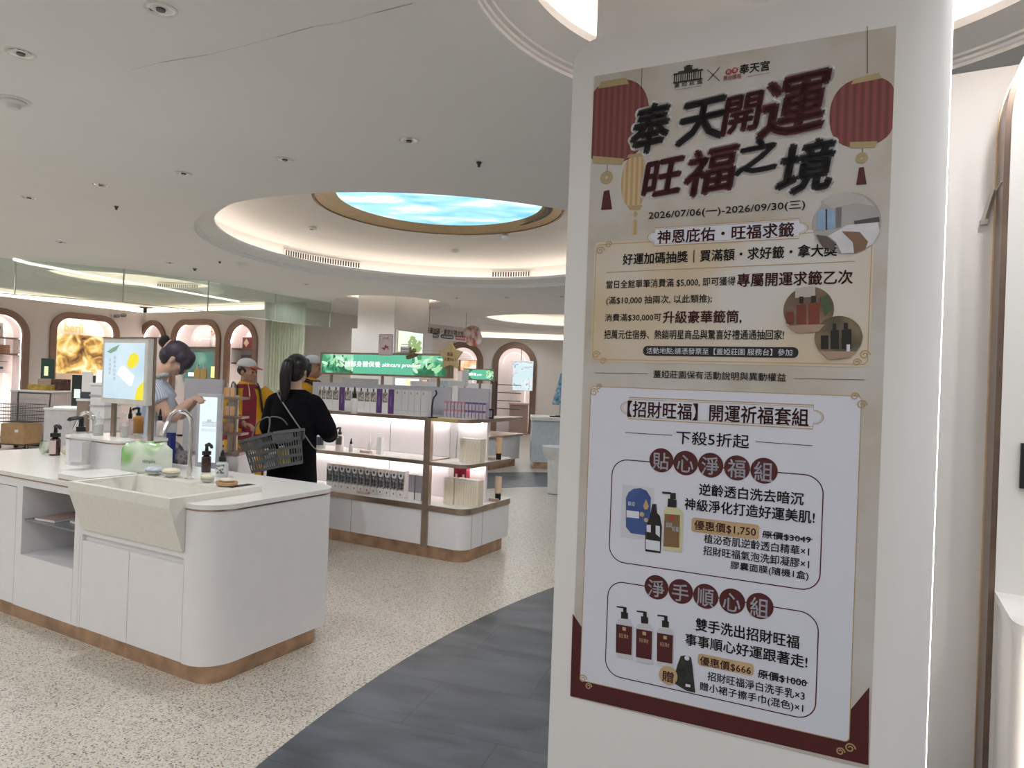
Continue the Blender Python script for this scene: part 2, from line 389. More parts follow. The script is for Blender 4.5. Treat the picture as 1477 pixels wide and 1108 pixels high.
# slotted air outlets in the coffer wall
def slot_vent(a0, a1, label, cx=-.985, cy=8.63, R=2.80, z0=3.265, z1=3.37):
    t = thing('air_vent', label, 'vent', (cx, cy, z0)); m = MB(); n = 16; h = z1-z0
    for r in (R,):
        m.rings([[(r*math.cos(a0+(a1-a0)*i/n), r*math.sin(a0+(a1-a0)*i/n), z) for i in range(n+1)] + [((r-.02)*math.cos(a1+(a0-a1)*i/n), (r-.02)*math.sin(a1+(a0-a1)*i/n), z) for i in range(n+1)] for z in (0, h)])
    m.build('vent_frame', COVE, t)
    m = MB(); k = int((a1-a0)*R/.043)
    for i in range(k):
        a = a0+(a1-a0)*(i+.5)/k
        m.box(R-.024, R-.005, -.011, .011, .014, h-.012, M=Matrix.Rotation(a, 4, 'Z'))
    m.build('slot', mat('vent_shadow_gap', (.06, .05, .045), .8), t)
slot_vent(2.15, 2.62, 'long slotted air vent on the left inside the big sky coffer')
slot_vent(1.12, 1.36, 'slotted air vent inside the big coffer, beside the poster column')
slot_vent(1.2, 1.8, 'slotted air vent in the far left coffer beyond the glass screen', -7.1, 12.7, 1.54, 3.25, 3.34)

m = MB(); m.box(-17, 8, -6.2, -6, 0, 4.1); struct(m.build('wall_front', WALLP), 'white wall behind the viewer')
m = MB(); m.box(8, 8.2, -6, 23, 0, 4.1); struct(m.build('wall_right', WALLP), 'white wall far to the right')
m = MB(); m.box(-17.2, -17, -6, 23, 0, 4.1); struct(m.build('wall_left', WALLP), 'white wall far to the left')
m = MB(); m.box(-17, 8, 23, 23.2, 0, 4.1); struct(m.build('wall_back', WALLP), 'plain wall behind the arches')
# poster column -------------------------------------------------------------
YP = -1.128; PA = Vector((math.sin(YP), math.cos(YP), 0)); PB = Vector((math.cos(YP), -math.sin(YP), 0)); RZP = math.atan2(-PA.y, -PA.x)
m = MB(); m.prism(rrect(-.69, .215, 1.935, 2.85, .03), 0, 4.04)
struct(m.build('wall_column', WALLP, rz=RZP), 'square white column behind the poster board')
PF = 1.8387
pb = thing('poster_board', 'tall white board with rounded edges on the column, carrying the poster', 'board', (0, 0, 0), RZP)
m = MB(); T = Matrix(((1, 0, 0, 0), (0, 0, 1, 0), (0, 1, 0, 0), (0, 0, 0, 1)))   # draw x,z then extrude in y
m.prism([(p[0], p[1]) for p in rrect(-.714, .10, .0, 2.492, .075, 8, 'd')], PF, 1.934, M=T)
m.build('front_panel', WALLP, pb)
m = MB(); m.prism([(.1001, 1.934), (.1001, PF)] + [(.125+.10*math.cos(-PI/2+PI/2*i/10), PF+.0953+.0953*math.sin(-PI/2+PI/2*i/10)) for i in range(11)], 0, 2.492)
m.build('rounded_edge', WALLP, pb, smooth='auto')
m = MB(); m.box(.214, .2275, 1.9345, 1.944, .05, 2.45); m.build('light_strip', LEDW, pb)

# right wall with the bronze-edged arch block ------------------------------------
m = MB(); m.box(-.5, 4.6, 3.2, 3.32, 0, 2.797); struct(m.build('wall_right', WALLP, rz=RZ), 'white wall behind the poster column')
ab = thing('arched_display_block', 'white arched wall display with a bronze edge at the right', 'display', (0, 0, 0), RZ)
T = Matrix(((1, 0, 0, 0), (0, 0, 1, 0), (0, 1, 0, 0), (0, 0, 0, 1)))
m = MB(); m.prism(arch2(.3725, 2.3, 0, 3.06, .54, 14), 3.0, 3.199, M=T); m.build('front', mat('pale_display_white', (.72, .71, .69), .6, var=.01), ab)
m = MB(); o1 = arch2(.354, 2.32, 0, 3.08, .56, 14)[1:]; o2 = arch2(.3726, 2.3, 0, 3.06, .54, 14)[1:]
o1 = o1+[(.354, 0)]; o2 = o2+[(.3726, 0)]
m.rings([[(p[0], y, p[1]) for p in o1] + [(p[0], y, p[1]) for p in o2[::-1]] for y in (3.003, 3.199)])
m.build('bronze_edge', BRONZED, ab)
m = MB(); m.rings([[(p[0], y, p[1]) for p in [(q[0]-.004 if q[0] < 1.3 else q[0]+.004, q[1]) for q in o1]] + [(p[0], y, p[1]) for p in o1[::-1]] for y in (3.185, 3.1995)])
m.build('gold_line', mat('gold_line', (.7, .52, .33), .3, .8), ab)
m = MB(); m.box(.432, 1.4, 2.985, 2.9995, 1.20, 1.36); m.build('screen', BLACK, ab)
m = MB(); m.box(.348, .3535, 3.01, 3.19, 2.30, 2.304); m.build('joint', CHROME, ab)
pl = thing('plinth', 'white rounded plinth with a light line at the lower right', 'plinth', (0, 0, 0), RZ)
m = MB(); m.prism(rrect(.385, 2.2, 2.57, 2.9995, .1, 8, 'a'), .0, .79); m.prism(rrect(.374, 2.2, 2.55, 2.9995, .11, 8, 'a'), .7905, .82); m.build('body', WALLP, pl, smooth='auto')
m = MB(); m.box(.405, .416, 2.556, 2.584, .02, .785); m.build('light_line', LED, pl)
hb = thing('wall_bracket', 'short grey slanting bar on the wall beside the bronze arch', 'bracket', (0, 0, 0), RZ)
pA = Vector(onB(1419, 320, 3.19)); pB_ = Vector(onB(1435, 275, 3.19)); GB = mat('grey_bar', (.5, .47, .43), .5)
m = MB(); m.tube([(-pA.x, 3.185, pA.z), (-pB_.x-.004, 3.185, pB_.z)], .011, 4); m.build('bar', GB, hb)
m = MB(); m.box(-pA.x-.012, -pA.x+.012, 3.172, 3.1995, pA.z-.012, pA.z+.006); m.build('foot', GB, hb)

# far walls with arched niches -------------------------------------------------------
LIN = mat('niche_lining', (.87, .82, .81), .6, var=.01)
def arch_wall(name, label, M, L0, L1, arches, thick=.2, top=2.94):
    """wall in local x (along), y (into the wall), z; arches = (x0, x1, z0, z1, r)"""
    m = MB(); m.T = M
    holes = [arch2(a[0], a[1], a[2], a[3], a[4]) for a in arches]
    m.tess([[(L0, 0), (L1, 0), (L1, top), (L0, top)]] + holes, fn=lambda x, y: (x, 0, y))
    m.poly([(L0, 0, top), (L1, 0, top), (L1, thick, top), (L0, thick, top)])
    m.poly([(L0, thick, top), (L1, thick, top), (L1, thick, CEIL), (L0, thick, CEIL)])
    struct(m.build(name, WALLW), label)
    m = MB(); m.T = M; m.box(L0, L1, .06, .10, top+.005, top+.115)
    o = m.build('cove_strip', mat('cove_diffuser', (.9, .85, .8), .6, emit=(1, .86, .70), estr=1.55)); tag(o, 'long glowing cove strip over ' + label, 'light')
def niche(M, a, label, depth=.42, group=None, steps=1, lit=1.0, b=.10):
    x0, x1, z0, z1, r = a
    t = thing('arched_niche', label, 'niche', M.translation, M.to_euler().z, group); seg = 10
    P = arch2(x0, x1, z0, z1, r, seg)
    m = MB()
    m.rings([[(p[0], 0.0, p[1]) for p in P], [(p[0], depth, p[1]) for p in P]], cap=False)
    m.tess([P], fn=lambda x, y: (x, depth, y)); m.build('lining', LIN, t, smooth='auto')
    m = MB(); P0 = P; P = arch2(x0+.03, x1-.03, z0, z1-.03, max(r-.03, .05), seg)
    O = arch2(x0-b, x1+b, z0-.0, z1+b, r+b, seg)
    m.rings([[(p[0], -.05, p[1]) for p in O], [(p[0], -.05, p[1]) for p in P], [(p[0], .03, p[1]) for p in P], [(p[0], .03, p[1]) for p in O], [(p[0], -.05, p[1]) for p in O]], cap=False)
    m.build('bronze_frame', mat('warm_bronze_frame', (.27, .18, .14), .4, .5), t, smooth='auto')
    m = MB()
    Q = arch2(x0+.004, x1-.004, z0, z1-.004, r-.004, seg)[1:]; Q2 = arch2(x0+.027, x1-.027, z0, z1-.027, max(r-.027, .05), seg)[1:]
    m.rings([[(p[0], y, p[1]) for p in Q] + [(p[0], y, p[1]) for p in Q2[::-1]] for y in (.034, .05)])
    m.build('light_strip', mat('niche_light_%d' % round(lit*10), (.9, .85, .8), .6, emit=(1, .87, .82), estr=15*lit), t)
    if steps:
        for k in range(steps):
            i = .16+.2*k
            if x1-x0 < 2*i+.2: break
            m = MB(); Q = arch2(x0+i, x1-i, z0, z1-i*.9, max(r-i, .05), seg)[1:]; Q2 = arch2(x0+i+.012, x1-i-.012, z0, z1-i*.9-.012, max(r-i-.012, .04), seg)[1:]
            m.rings([[(p[0], y, p[1]) for p in Q] + [(p[0], y, p[1]) for p in Q2[::-1]] for y in (depth-.02, depth-.001)])
            m.build('arch_line', mat('niche_line_light', (.9, .85, .85), .6, emit=(1, .92, .9), estr=.8), t)
    return t
def frameM(o, xd):
    xd = Vector(xd).normalized(); yd = Vector((-xd.y, xd.x, 0))
    return Matrix(((xd.x, yd.x, 0, o[0]), (xd.y, yd.y, 0, o[1]), (0, 0, 1, 0), (0, 0, 0, 1)))
# left wall (plane A = 16.1): local x along B, local y along A ; origin at B=0
MA = frameM(AX*16.1, BX)
def sA(px, py): A, B, z = onA(px, py, 16.1); return B, z
MBk = frameM(BX*10.45, -AX)                      # back-left wall, plane B = 10.45: local x = -A
def sB(px, py): A, B, z = onB(px, py, 10.45); return -A, z
MC = frameM(Vector((0, 21.2, 0)), (1, 0, 0))   # far wall
def sC(px, py): p = WY(px, py, 21.2); return p.x, p.z
def arch_px(f, xl, xr, yt, z0, r, ymid=520):
    a, b = f(xl, ymid)[0], f(xr, ymid)[0]; return (a, b, z0, f((xl+xr)/2, yt)[1], r)
arA = [arch_px(sA, -75, 33, 449, .0, .45), arch_px(sA, 77, 164, 459, .0, .32)]
arB = [arch_px(sB, 203, 236, 468, .0, .5), arch_px(sB, 251, 314, 467, .0, .38), arch_px(sB, 329, 367, 467, .0, .5)]
arC = [arch_px(sC, 408, 452, 489, 0, .6), arch_px(sC, 577, 615, 494, 0, .6), arch_px(sC, 645, 690, 500, 0, .62), arch_px(sC, 718, 767, 501, 0, .62)]
arch_wall('wall_left', 'the left wall', MA, 1.0, 10.45, arA)
arch_wall('wall_back', 'the short wall with three arches', MBk, -16.1, -11.9, arB)
arch_wall('wall_back', 'the far back wall', MC, -12, 6, arC)
m = MB(); m.T = MBk; m.box(-11.9, -11.85, .0, 9, 0, CEIL); struct(m.build('wall_side', WALLW), 'return wall beside the green curtain')
nA = [niche(MA, arA[0], 'lit arched niche at the far left edge', steps=2), niche(MA, arA[1], 'lit arched niche with golden flame picture and gold lettering', steps=0)]
nB = [niche(MBk, arB[0], 'narrow lit arch half hidden by the lightbox and the bun of hair', steps=0), niche(MBk, arB[1], 'wide lit arch with a vase of flowers on its shelf', steps=2), niche(MBk, arB[2], 'narrow lit arch with a dark red box on its shelf', steps=0)]
nC = [niche(MC, arC[0], 'dark-framed arch right of the green curtain', steps=0, lit=.1, b=.16), niche(MC, arC[1], 'arch nearly hidden by the square column', steps=0, lit=.4, b=.16), niche(MC, arC[2], 'arch behind the orange lit sign', steps=1, lit=.5, b=.16), niche(MC, arC[3], 'arch with a pale lit poster hanging in it', steps=1, lit=.5, b=.16)]

# square column with the plant lightbox
m = MB(); m.box(-9.42, -8.49, 10.65, 11.8, 0, 3.55); m.box(-9.50, -8.42, 10.58, 11.87, 0, 2.52); struct(m.build('wall_column', WALLP, rz=RZ), 'square white column in the middle of the shop')
# glass smoke screen hanging from the ceiling
gp = [WZ(*p, CEIL) for p in ((-60, 366), (23, 374), (179, 388), (301, 406), (398, 424), (477, 437))]
gs = thing('glass_smoke_screen', 'hanging strip of greenish glass below the ceiling, left of the coffer', 'glass screen')
for i in range(len(gp)-1):
    a, b = gp[i], gp[i+1]; d = (b-a).normalized(); n = Vector((-d.y, d.x, 0))*.004
    m = MB(); m.rings([[a-n+d*.006+Vector((0, 0, z)), b-n-d*.006+Vector((0, 0, z)), b+n-d*.006+Vector((0, 0, z)), a+n+d*.006+Vector((0, 0, z))] for z in (-.52, 0)]); m.build('glass_pane', SMOKE, gs)
    m = MB(); m.rings([[a-n*2+Vector((0, 0, z)), b-n*2+Vector((0, 0, z)), b+n*2+Vector((0, 0, z)), a+n*2+Vector((0, 0, z))] for z in (-.53, -.52)]); m.build('bottom_rail', mat('pale_metal', (.55, .56, .54), .35, .6), gs)
    m = MB(); m.box(b.x-.008, b.x+.008, b.y-.008, b.y+.008, CEIL-.53, CEIL); m.build('clamp_post', MATS['pale_metal'], gs)
m = MB(); lp = [WZ(*p, CEIL) for p in ((20, 372), (41, 378), (110, 391), (179, 404), (240, 415), (301, 426), (345, 434))]
m.tube([p-Vector((0, 0, .022)) for p in lp], .018, 6); o = m.build('linear_light', mat('linear_glow', (.9, .9, .85), .5, emit=(1, .93, .85), estr=1.3)); tag(o, 'thin bright light line along the ceiling behind the glass screen', 'light')
# ------------------------------------------------------------------ the printed poster (flat, on the board's real plane)
po = thing('event_poster', 'tall printed event poster with red lanterns on the white column board', 'poster', (0, 0, 0), RZP)
def PX(px, py):
    p = onplane(px, py, PB, PF-.001); return -p.dot(PA), p.z
def lay(k): return lambda x, y: (x, PF-.0012-.00025*k, y)
INK = mat('black_ink', (.018, .016, .016), .6, var=.05); MAROON = mat('maroon_ink', (.085, .014, .016), .6, var=.08)
PWHITE = mat('poster_white', (.70, .715, .80), .5, var=.01); GOLDL = mat('gold_print_line', (.50, .35, .17), .5, var=.08)
TANP = mat('tan_print', (.52, .36, .20), .5, var=.18, scale=9); GREYS = mat('print_soft_grey', (.30, .28, .27), .6)
def rnd(*pts): return [PX(*p) for p in pts]
def layer(name, mt, *fns, parent=po):
    for f in fns:
        m = MB(); f(m); o = m.build(name, mt, parent)
    return o
def T(body, xl, yt, yb, xr, bold=.012, k=6, dz=0):
    """a line of print: left end at xl between yt and yb in the picture, right end at xr"""
    x0, z1 = PX(xl, yt); _, z0 = PX(xl, yb); x1, _ = PX(xr, yt)
    return lambda m: text_in(m, body, x0, x1, z0, z1, bold, fn=lay(k))
def poly(k, *pts): return lambda m: m.tess([rnd(*pts)], fn=lay(k))
def circ(k, cx, cy, rx, n=40, r2=None):
    def f(m):
        x, z = PX(cx, cy); xr, _ = PX(cx+rx, cy); r = xr-x
        L = [[(x+r*math.cos(2*PI*i/n), z+r*math.sin(2*PI*i/n)) for i in range(n)]]
        if r2: L.append([(x+r*r2*math.cos(2*PI*i/n), z+r*r2*math.sin(2*PI*i/n)) for i in range(n)])
        m.tess(L, fn=lay(k))
    return f
def rect(k, xl, yt, yb, xr, r=.0, line=0, cut=False):
    """rounded panel; line > 0 draws only its outline"""
    x0, z1 = PX(xl, yt); _, z0 = PX(xl, yb); x1, _ = PX(xr, yt)
    def shape(d):
        if cut:                                   # concave-cornered plaque with bulging ends
            h = (z1-z0)/2-d; c = h*.42; xa, xb, zc = x0+d+h*.75, x1-d-h*.75, (z0+z1)/2; P = []
            P += [(xa, zc-h), (xb, zc-h), (xb+.001, zc-h+c)]
            P += [(xb+h*.75*math.sin(PI*i/10)+.001, zc-(h-c)*math.cos(PI*i/10)) for i in range(1, 10)]
            P += [(xb+.001, zc+h-c), (xb, zc+h), (xa, zc+h), (xa-.001, zc+h-c)]
            P += [(xa-h*.75*math.sin(PI*i/10)-.001, zc+(h-c)*math.cos(PI*i/10)) for i in range(1, 10)]
            P += [(xa-.001, zc-h+c)]
            return P
        return rrect(x0+d, x1-d, z0+d, z1-d, max(r-d, 0), 8)
    def f(m): m.tess([shape(0)] + ([shape(line)] if line else []), fn=lay(k))
    return f
def stroke(k, wd, *pts):
    P = [Vector((*PX(*p), 0)) for p in pts]
    def f(m):
        for a, b in zip(P, P[1:]):
            d = (b-a); 
            if d.length < 1e-6: continue
            d.normalize(); n = Vector((-d.y, d.x, 0))*wd/2; fn = lay(k)
            m.poly([fn(*(q.xy)) for q in (a-n, b-n, b+n, a+n)])
    return f
def curl(k, cx, cy, s, wd=.003):
    x, z = PX(cx, cy)
    def f(m):
        fn = lay(k); pts = [(x+s*(1-.045*i)*math.cos(.55*i), z+s*(1-.045*i)*math.sin(.55*i)) for i in range(18)]
        for a, b in zip(pts, pts[1:]):
            d = Vector((b[0]-a[0], b[1]-a[1])); 
            if d.length < 1e-7: continue
            d.normalize(); n = Vector((-d.y, d.x))*wd/2
            m.poly([fn(*(Vector(q)+e)) for q, e in ((a, -n), (b, -n), (b, n), (a, n))])
    return f
x0, zt = PX(857, 110); x1, _ = PX(1293, 32); _, zb = PX(822, 1005)
m = MB(); m.box(x0, x1, PF-.0011, PF-.0002, zb, zt)
m.build('paper_sheet', ramp_mat('parchment_print', ((.25, (.46, .40, .31)), (.5, (.56, .52, .47)), (.75, (.62, .60, .60))), 5, 6, rough=.5), po)
# lanterns
LRED = ramp_mat('lantern_red_print', ((.0, (.15, .034, .03)), (.5, (.20, .046, .04)), (1., (.25, .062, .055))), 18, 2, kind='wave', distortion=.6, stretch=(1, 1, .1), rough=.55)
LTAN = ramp_mat('lantern_tan_print', ((.1, (.48, .32, .15)), (.9, (.62, .45, .26))), 22, 2, kind='wave', distortion=.5, stretch=(1, 1, .1), rough=.55)
def lantern_body(cx, cy, rx, ry, k=2, clip=None, n=36, p=2.4):
    x, z = PX(cx, cy); xr, _ = PX(cx+rx, cy); _, zt_ = PX(cx, cy-ry); a, b = xr-x, zt_-z
    pts = []
    for i in range(n):
        c, s = math.cos(2*PI*i/n), math.sin(2*PI*i/n)
        px, pz = x+a*math.copysign(abs(c)**(2/p), c), z+b*math.copysign(abs(s)**(2/p), s)
        if clip: px = min(max(px, clip[0]), clip[1])
        pts.append((px, pz))
    return lambda m: m.tess([pts], fn=lay(k))
xl_, xr_ = x0+.0005, x1-.0005
layer('lantern_picture', LRED, lantern_body(886, 176, 50, 60, clip=(xl_, xr_)), lantern_body(1245, 162, 50, 50, clip=(xl_, xr_)))
layer('lantern_picture', LTAN, lantern_body(915, 262, 19, 38, p=2.2))
LCAP = mat('lantern_cap_print', (.42, .33, .17), .55)
layer('lantern_cap', LCAP, poly(3, (863, 128), (867, 118), (903, 112), (907, 121)), poly(3, (855, 225), (901, 229), (897, 238), (855, 236)),
      poly(3, (1228, 122), (1231, 114), (1268, 105), (1272, 113)), poly(3, (1226, 205), (1266, 204), (1262, 213), (1226, 214)),
      poly(3, (904, 228), (907, 223), (926, 221), (928, 226)), poly(3, (905, 297), (927, 296), (923, 303), (908, 303)),
      circ(3, 875, 256, 9, r2=.25), circ(3, 1243, 228, 9, r2=.25))
layer('tassel', MAROON, poly(3, (871, 276), (879, 274), (883, 302), (867, 303)), poly(3, (1239, 242), (1246, 241), (1250, 266), (1235, 267)),
      stroke(3, .0015, (876, 238), (876, 248)), stroke(3, .0015, (1251, 38), (1251, 106)), stroke(3, .0012, (926, 98), (925, 222)), stroke(3, .0015, (1244, 214), (1244, 220)))
layer('tassel', LTAN, poly(3, (913, 317), (918, 317), (920, 338), (911, 339)), poly(3, (911, 309), (916, 304), (921, 308), (916, 314)))
# two logos on the top line
def logo_house(k, xl, xr, yt, yb):
    a, zt_ = PX(xl, yt); b, _ = PX(xr, yt); _, zb_ = PX(xl, yb); W, H = b-a, zt_-zb_
    R = lambda u0, u1, v0, v1: (lambda m: m.tess([[(a+W*u0, zb_+H*v0), (a+W*u1, zb_+H*v0), (a+W*u1, zb_+H*v1), (a+W*u0, zb_+H*v1)]], fn=lay(k)))
    fs = [R(0, 1, 0, .09), R(0, 1, .52, .62), R(.16, .84, .62, .70), R(.36, .64, .70, .86), R(.34, .66, .88, .94), R(.42, .58, .94, 1)]
    for i in range(13): fs.append(R(.02+i*.074, .05+i*.074+.012*(i % 3 == 0), .09, .52))
    return fs
layer('logo_mansion', INK, *logo_house(6, 972, 1014, 97.5, 121), T('蓋 婭 莊 園', 973, 121, 127, 1013, .012), stroke(6, .0008, (974, 130), (1012, 124)),
      stroke(6, .0018, (1020.5, 101), (1038, 117)), stroke(6, .0018, (1021, 117), (1038.5, 97)))
layer('logo_temple', INK, T('奉天宮', 1067, 94, 108, 1110, .02))
layer('logo_temple_seal', mat('seal_red', (.42, .05, .04), .6), circ(5, 1051, 104, 4.5), circ(5, 1060, 102, 4.5), T('開台媽祖', 1044, 110, 117, 1069, .012), stroke(5, .0008, (1077, 111), (1110, 105)))
layer('logo_temple_seal_lettering', PWHITE, T('新', 1048.5, 101.5, 106.5, 1053.5, .0, 7), T('港', 1057.5, 99.5, 104.5, 1062.5, .0, 7))
# brush headline: white outline underneath, then the strokes
HEAD = [('奉', 914, 155, 222, 966, 0), ('天', 981, 150, 208, 1047, 0), ('開', 1046, 141, 193, 1097, 1), ('運', 1101, 118, 198, 1194, 1),
        ('旺', 931, 234, 283, 984, 1), ('福', 991, 218, 281, 1061, 1), ('之', 1065, 204, 251, 1124, 0), ('境', 1126, 209, 280, 1203, 0)]
def H(sel, bold, k):
    fs = []
    for c, xl, yt, yb, xr, red in HEAD:
        if sel is not None and red != sel: continue
        a, z1 = PX(xl, yt); _, z0 = PX(xl, yb); b, _ = PX(xr, yt)
        fs.append((lambda m, c=c, a=a, b=b, z0=z0, z1=z1: text_in(m, c, a, b, z0, z1, bold, slope=.10, shear=.14, fn=lay(k))))
    return fs
layer('headline_outline', mat('headline_halo', (.72, .70, .70), .6), *H(None, .085, 4))
layer('headline_black', INK, *H(0, .042, 6)); layer('headline_maroon', MAROON, *H(1, .042, 6))
layer('date_line', INK, T('2026/07/06(一)-2026/09/30(三)', 936, 306, 319, 1161, .014))
# prize panel
GP = rect(2, 858, 350, 522, 1261, .012)
layer('gold_panel', ramp_mat('gold_panel_print', ((.42, (.60, .46, .28)), (.58, (.65, .55, .42)), (.74, (.68, .65, .62))), 2.4, 2, rough=.5), GP)
layer('gold_line', GOLDL, rect(3, 860, 353, 519, 1258, .012, .0018), curl(4, 866, 362, .012), curl(4, 878, 353, .010), curl(4, 860, 512, .012), curl(4, 870, 521, .010), curl(4, 1247, 512, .012), curl(4, 1236, 523, .010),
      stroke(4, .002, (875, 393), (1233, 377)), rect(5, 935, 329, 356, 1165, 0, .0022, True), rect(5, 938, 331, 353, 1162, 0, .0012, True))
layer('plaque', PWHITE, rect(4, 935, 329, 356, 1165, 0, 0, True))
layer('prize_title', MAROON, T('神恩庇佑・旺福求籤', 949, 333, 352, 1145, .02, 7))
layer('prize_text', INK, T('好運加碼抽獎│買滿額・求好籤・拿大獎', 899, 366, 383, 1207, .02, 7), T('當日全館單筆消費滿 $5,000, 即可獲得', 875, 405, 417, 1061, .012), T('(滿$10,000 抽兩次, 以此類推);', 875, 428, 441, 1027, .012),
      T('消費滿$30,000可', 873, 453, 464, 954, .012), T('把萬元住宿券、熱銷明星商品與驚喜好禮通通抽回家!', 872, 476, 489, 1131, .014), rect(5, 928, 499, 513, 1152, .012))
layer('prize_accent', MAROON, T('專屬開運求籤乙次', 1064, 395, 414, 1230, .02), T('升級豪華籤筒,', 957, 449, 467, 1070, .02))
layer('prize_note', PWHITE, T('活動地點:請憑發票至【蓋婭莊園 服務台】參加', 933, 501.5, 510.5, 1143, .0, 8))
layer('rights_note', INK, T('蓋婭莊園保有活動說明與異動權益', 943, 534, 545, 1134, .012), stroke(6, .001, (858, 538), (935, 539)), stroke(6, .001, (1145, 546), (1247, 548)))
# round photos
def photo(name, cx, cy, r, base, items, k=6):
    ph = layer(name, base, circ(k, cx, cy, r))
    for i, (mt, pts) in enumerate(items):
        layer('picture_patch', mt, poly(k+1+i, *pts), parent=ph)
    return ph
WALLG = mat('photo_wall', (.40, .38, .37), .5, var=.1, scale=8)
photo('room_photo', 1221, 322, 50, WALLG, [
    (mat('photo_ceiling', (.50, .47, .45), .5), ((1184, 290), (1200, 281), (1221, 277), (1245, 283), (1262, 298), (1235, 293), (1200, 301))),
    (mat('photo_window', (.28, .42, .60), .5, var=.3, scale=10), ((1180, 303), (1204, 302), (1205, 330), (1178, 333))),
    (INK, ((1191, 302), (1193, 302), (1193, 332), (1191, 332))),
    (mat('photo_curtain', (.2, .18, .17), .5), ((1206, 300), (1214, 299), (1213, 328), (1206, 329))),
    (mat('photo_headboard', (.08, .07, .07), .5), ((1232, 319), (1268, 313), (1269, 320), (1233, 327))),
    (mat('photo_bed', (.66, .66, .69), .5, var=.08, scale=25), ((1194, 341), (1222, 325), (1266, 321), (1269, 335), (1258, 353), (1236, 365), (1214, 366), (1206, 350))),
    (mat('photo_throw', (.22, .13, .075), .5), ((1214, 334), (1240, 335), (1252, 349), (1248, 360), (1232, 366), (1230, 350))),
    (mat('photo_floor', (.12, .09, .08), .5), ((1177, 339), (1192, 341), (1204, 351), (1203, 362), (1186, 356)))])
PB1 = ramp_mat('photo_dim_room', ((.3, (.09, .055, .035)), (.7, (.30, .20, .13))), 14, 4, rough=.5)
AMB = mat('photo_amber_bottle', (.20, .045, .025), .5, var=.2)
photo('product_photo', 1166, 447, 37, PB1, [(mat('photo_pane', (.5, .46, .42), .5), ((1147, 416), (1176, 412), (1176, 428), (1147, 430))), (AMB, ((1149, 440), (1163, 439), (1163, 468), (1149, 468))), (AMB, ((1166, 438), (1182, 437), (1182, 467), (1166, 468))),
    (INK, ((1153, 428), (1159, 428), (1159, 438), (1153, 438))), (INK, ((1170, 427), (1177, 427), (1177, 436), (1170, 437))), (AMB, ((1134, 450), (1145, 450), (1145, 467), (1134, 467))), (mat('photo_plant', (.06, .10, .04), .6, var=.3), ((1183, 430), (1194, 425), (1199, 445), (1190, 456))), (mat('photo_table', (.4, .28, .2), .5), ((1134, 470), (1190, 468), (1180, 479), (1150, 481)))])
photo('product_photo', 1209, 487, 35, ramp_mat('photo_dim_garden', ((.3, (.05, .04, .02)), (.7, (.28, .22, .13))), 16, 4, rough=.5), [
    (INK, ((1198, 477), (1210, 476), (1210, 504), (1198, 504))), (INK, ((1214, 476), (1228, 475), (1228, 504), (1214, 504))), (INK, ((1184, 484), (1195, 484), (1195, 504), (1184, 504))),
    (INK, ((1201, 467), (1206, 467), (1206, 476), (1201, 476))), (INK, ((1217, 466), (1223, 466), (1223, 475), (1217, 475))), (PWHITE, ((1221, 497), (1226, 497), (1226, 512), (1221, 512))), (MATS['photo_table'], ((1182, 507), (1236, 507), (1226, 516), (1196, 519)))], 9)
# lower white panel with the two gift sets
zt2 = PX(868, 556)[1]; zb2 = PX(840, 982)[1]
layer('maroon_foot', MAROON, poly(1, (826, 885), (866, 945), (1205, 1050), (1254, 991), (1252.5, 1104), (822.5, 1004)))
layer('white_panel', PWHITE, rect(2, 852, 557, 985, 1244, .012))
layer('gold_line', GOLDL, rect(3, 852, 557, 985, 1244, .012, .002), curl(4, 857, 566, .012), curl(4, 864, 558, .009), curl(4, 1243, 584, .012), curl(4, 1233, 572, .010), curl(4, 841, 979, .012), curl(4, 849, 990, .010), curl(4, 1226, 1079, .012), curl(4, 1212, 1084, .010),
      rect(4, 896, 572, 604, 1189, 0, .0024, True), rect(4, 899, 575, 601, 1186, 0, .0012, True))
layer('set_title', MAROON, T('【招財旺福】開運祈福套組', 906, 578, 601, 1167, .015), rect(3, 883, 661, 810, 1190, .045, .0028), rect(3, 877, 836, 974, 1184, .045, .0028))
layer('set_title', INK, T('下殺5折起', 976, 621, 640, 1081, .012), stroke(5, .0016, (902, 624), (970, 628)), stroke(5, .0016, (1090, 637), (1172, 643)))
C1 = [(954, 664, 17.5, '貼'), (989, 668, 18, '心'), (1025, 671, 18.5, '淨'), (1063, 675, 19, '福'), (1102, 679, 20, '組')]
C2 = [(947, 847, 17.5, '淨'), (982, 853, 18, '手'), (1018, 860, 18.5, '順'), (1056, 867, 19, '心'), (1096, 874, 20, '組')]
layer('name_discs', MAROON, *[circ(5, x, y, r) for x, y, r, c in C1+C2])
layer('name_lettering', PWHITE, *[T(c, x-r*.66, y-r*.68, y+r*.68, x+r*.66, .01, 7) for x, y, r, c in C1+C2])
layer('set_text', INK, T('逆齡透白洗去暗沉', 1009, 697, 714, 1160, .02), T('神級淨化打造好運美肌!', 988, 718, 735, 1176, .02), T('植泌奇肌逆齡透白精華×1', 1016, 770, 783, 1168, .014), T('招財旺福氣泡洗卸凝膠×1', 1015, 787, 800, 1168, .014), T('膠囊面膜(隨機1盒)', 1054, 809, 822, 1167, .014),
      T('原價$3049', 1100, 765, 776, 1170, .02), stroke(7, .002, (1099, 770.5), (1172, 778)),
      T('雙手洗出招財旺福', 1004, 891, 909, 1154, .02), T('事事順心好運跟著走!', 989, 913, 930, 1166, .02), T('招財旺福淨白洗手乳×3', 1021, 968, 981, 1162, .014), T('贈小裙子擦手巾(混色)×1', 1010, 983, 997, 1160, .014), T('原價$1000', 1094, 965, 978, 1164, .02), stroke(7, .002, (1093, 971), (1166, 985)))
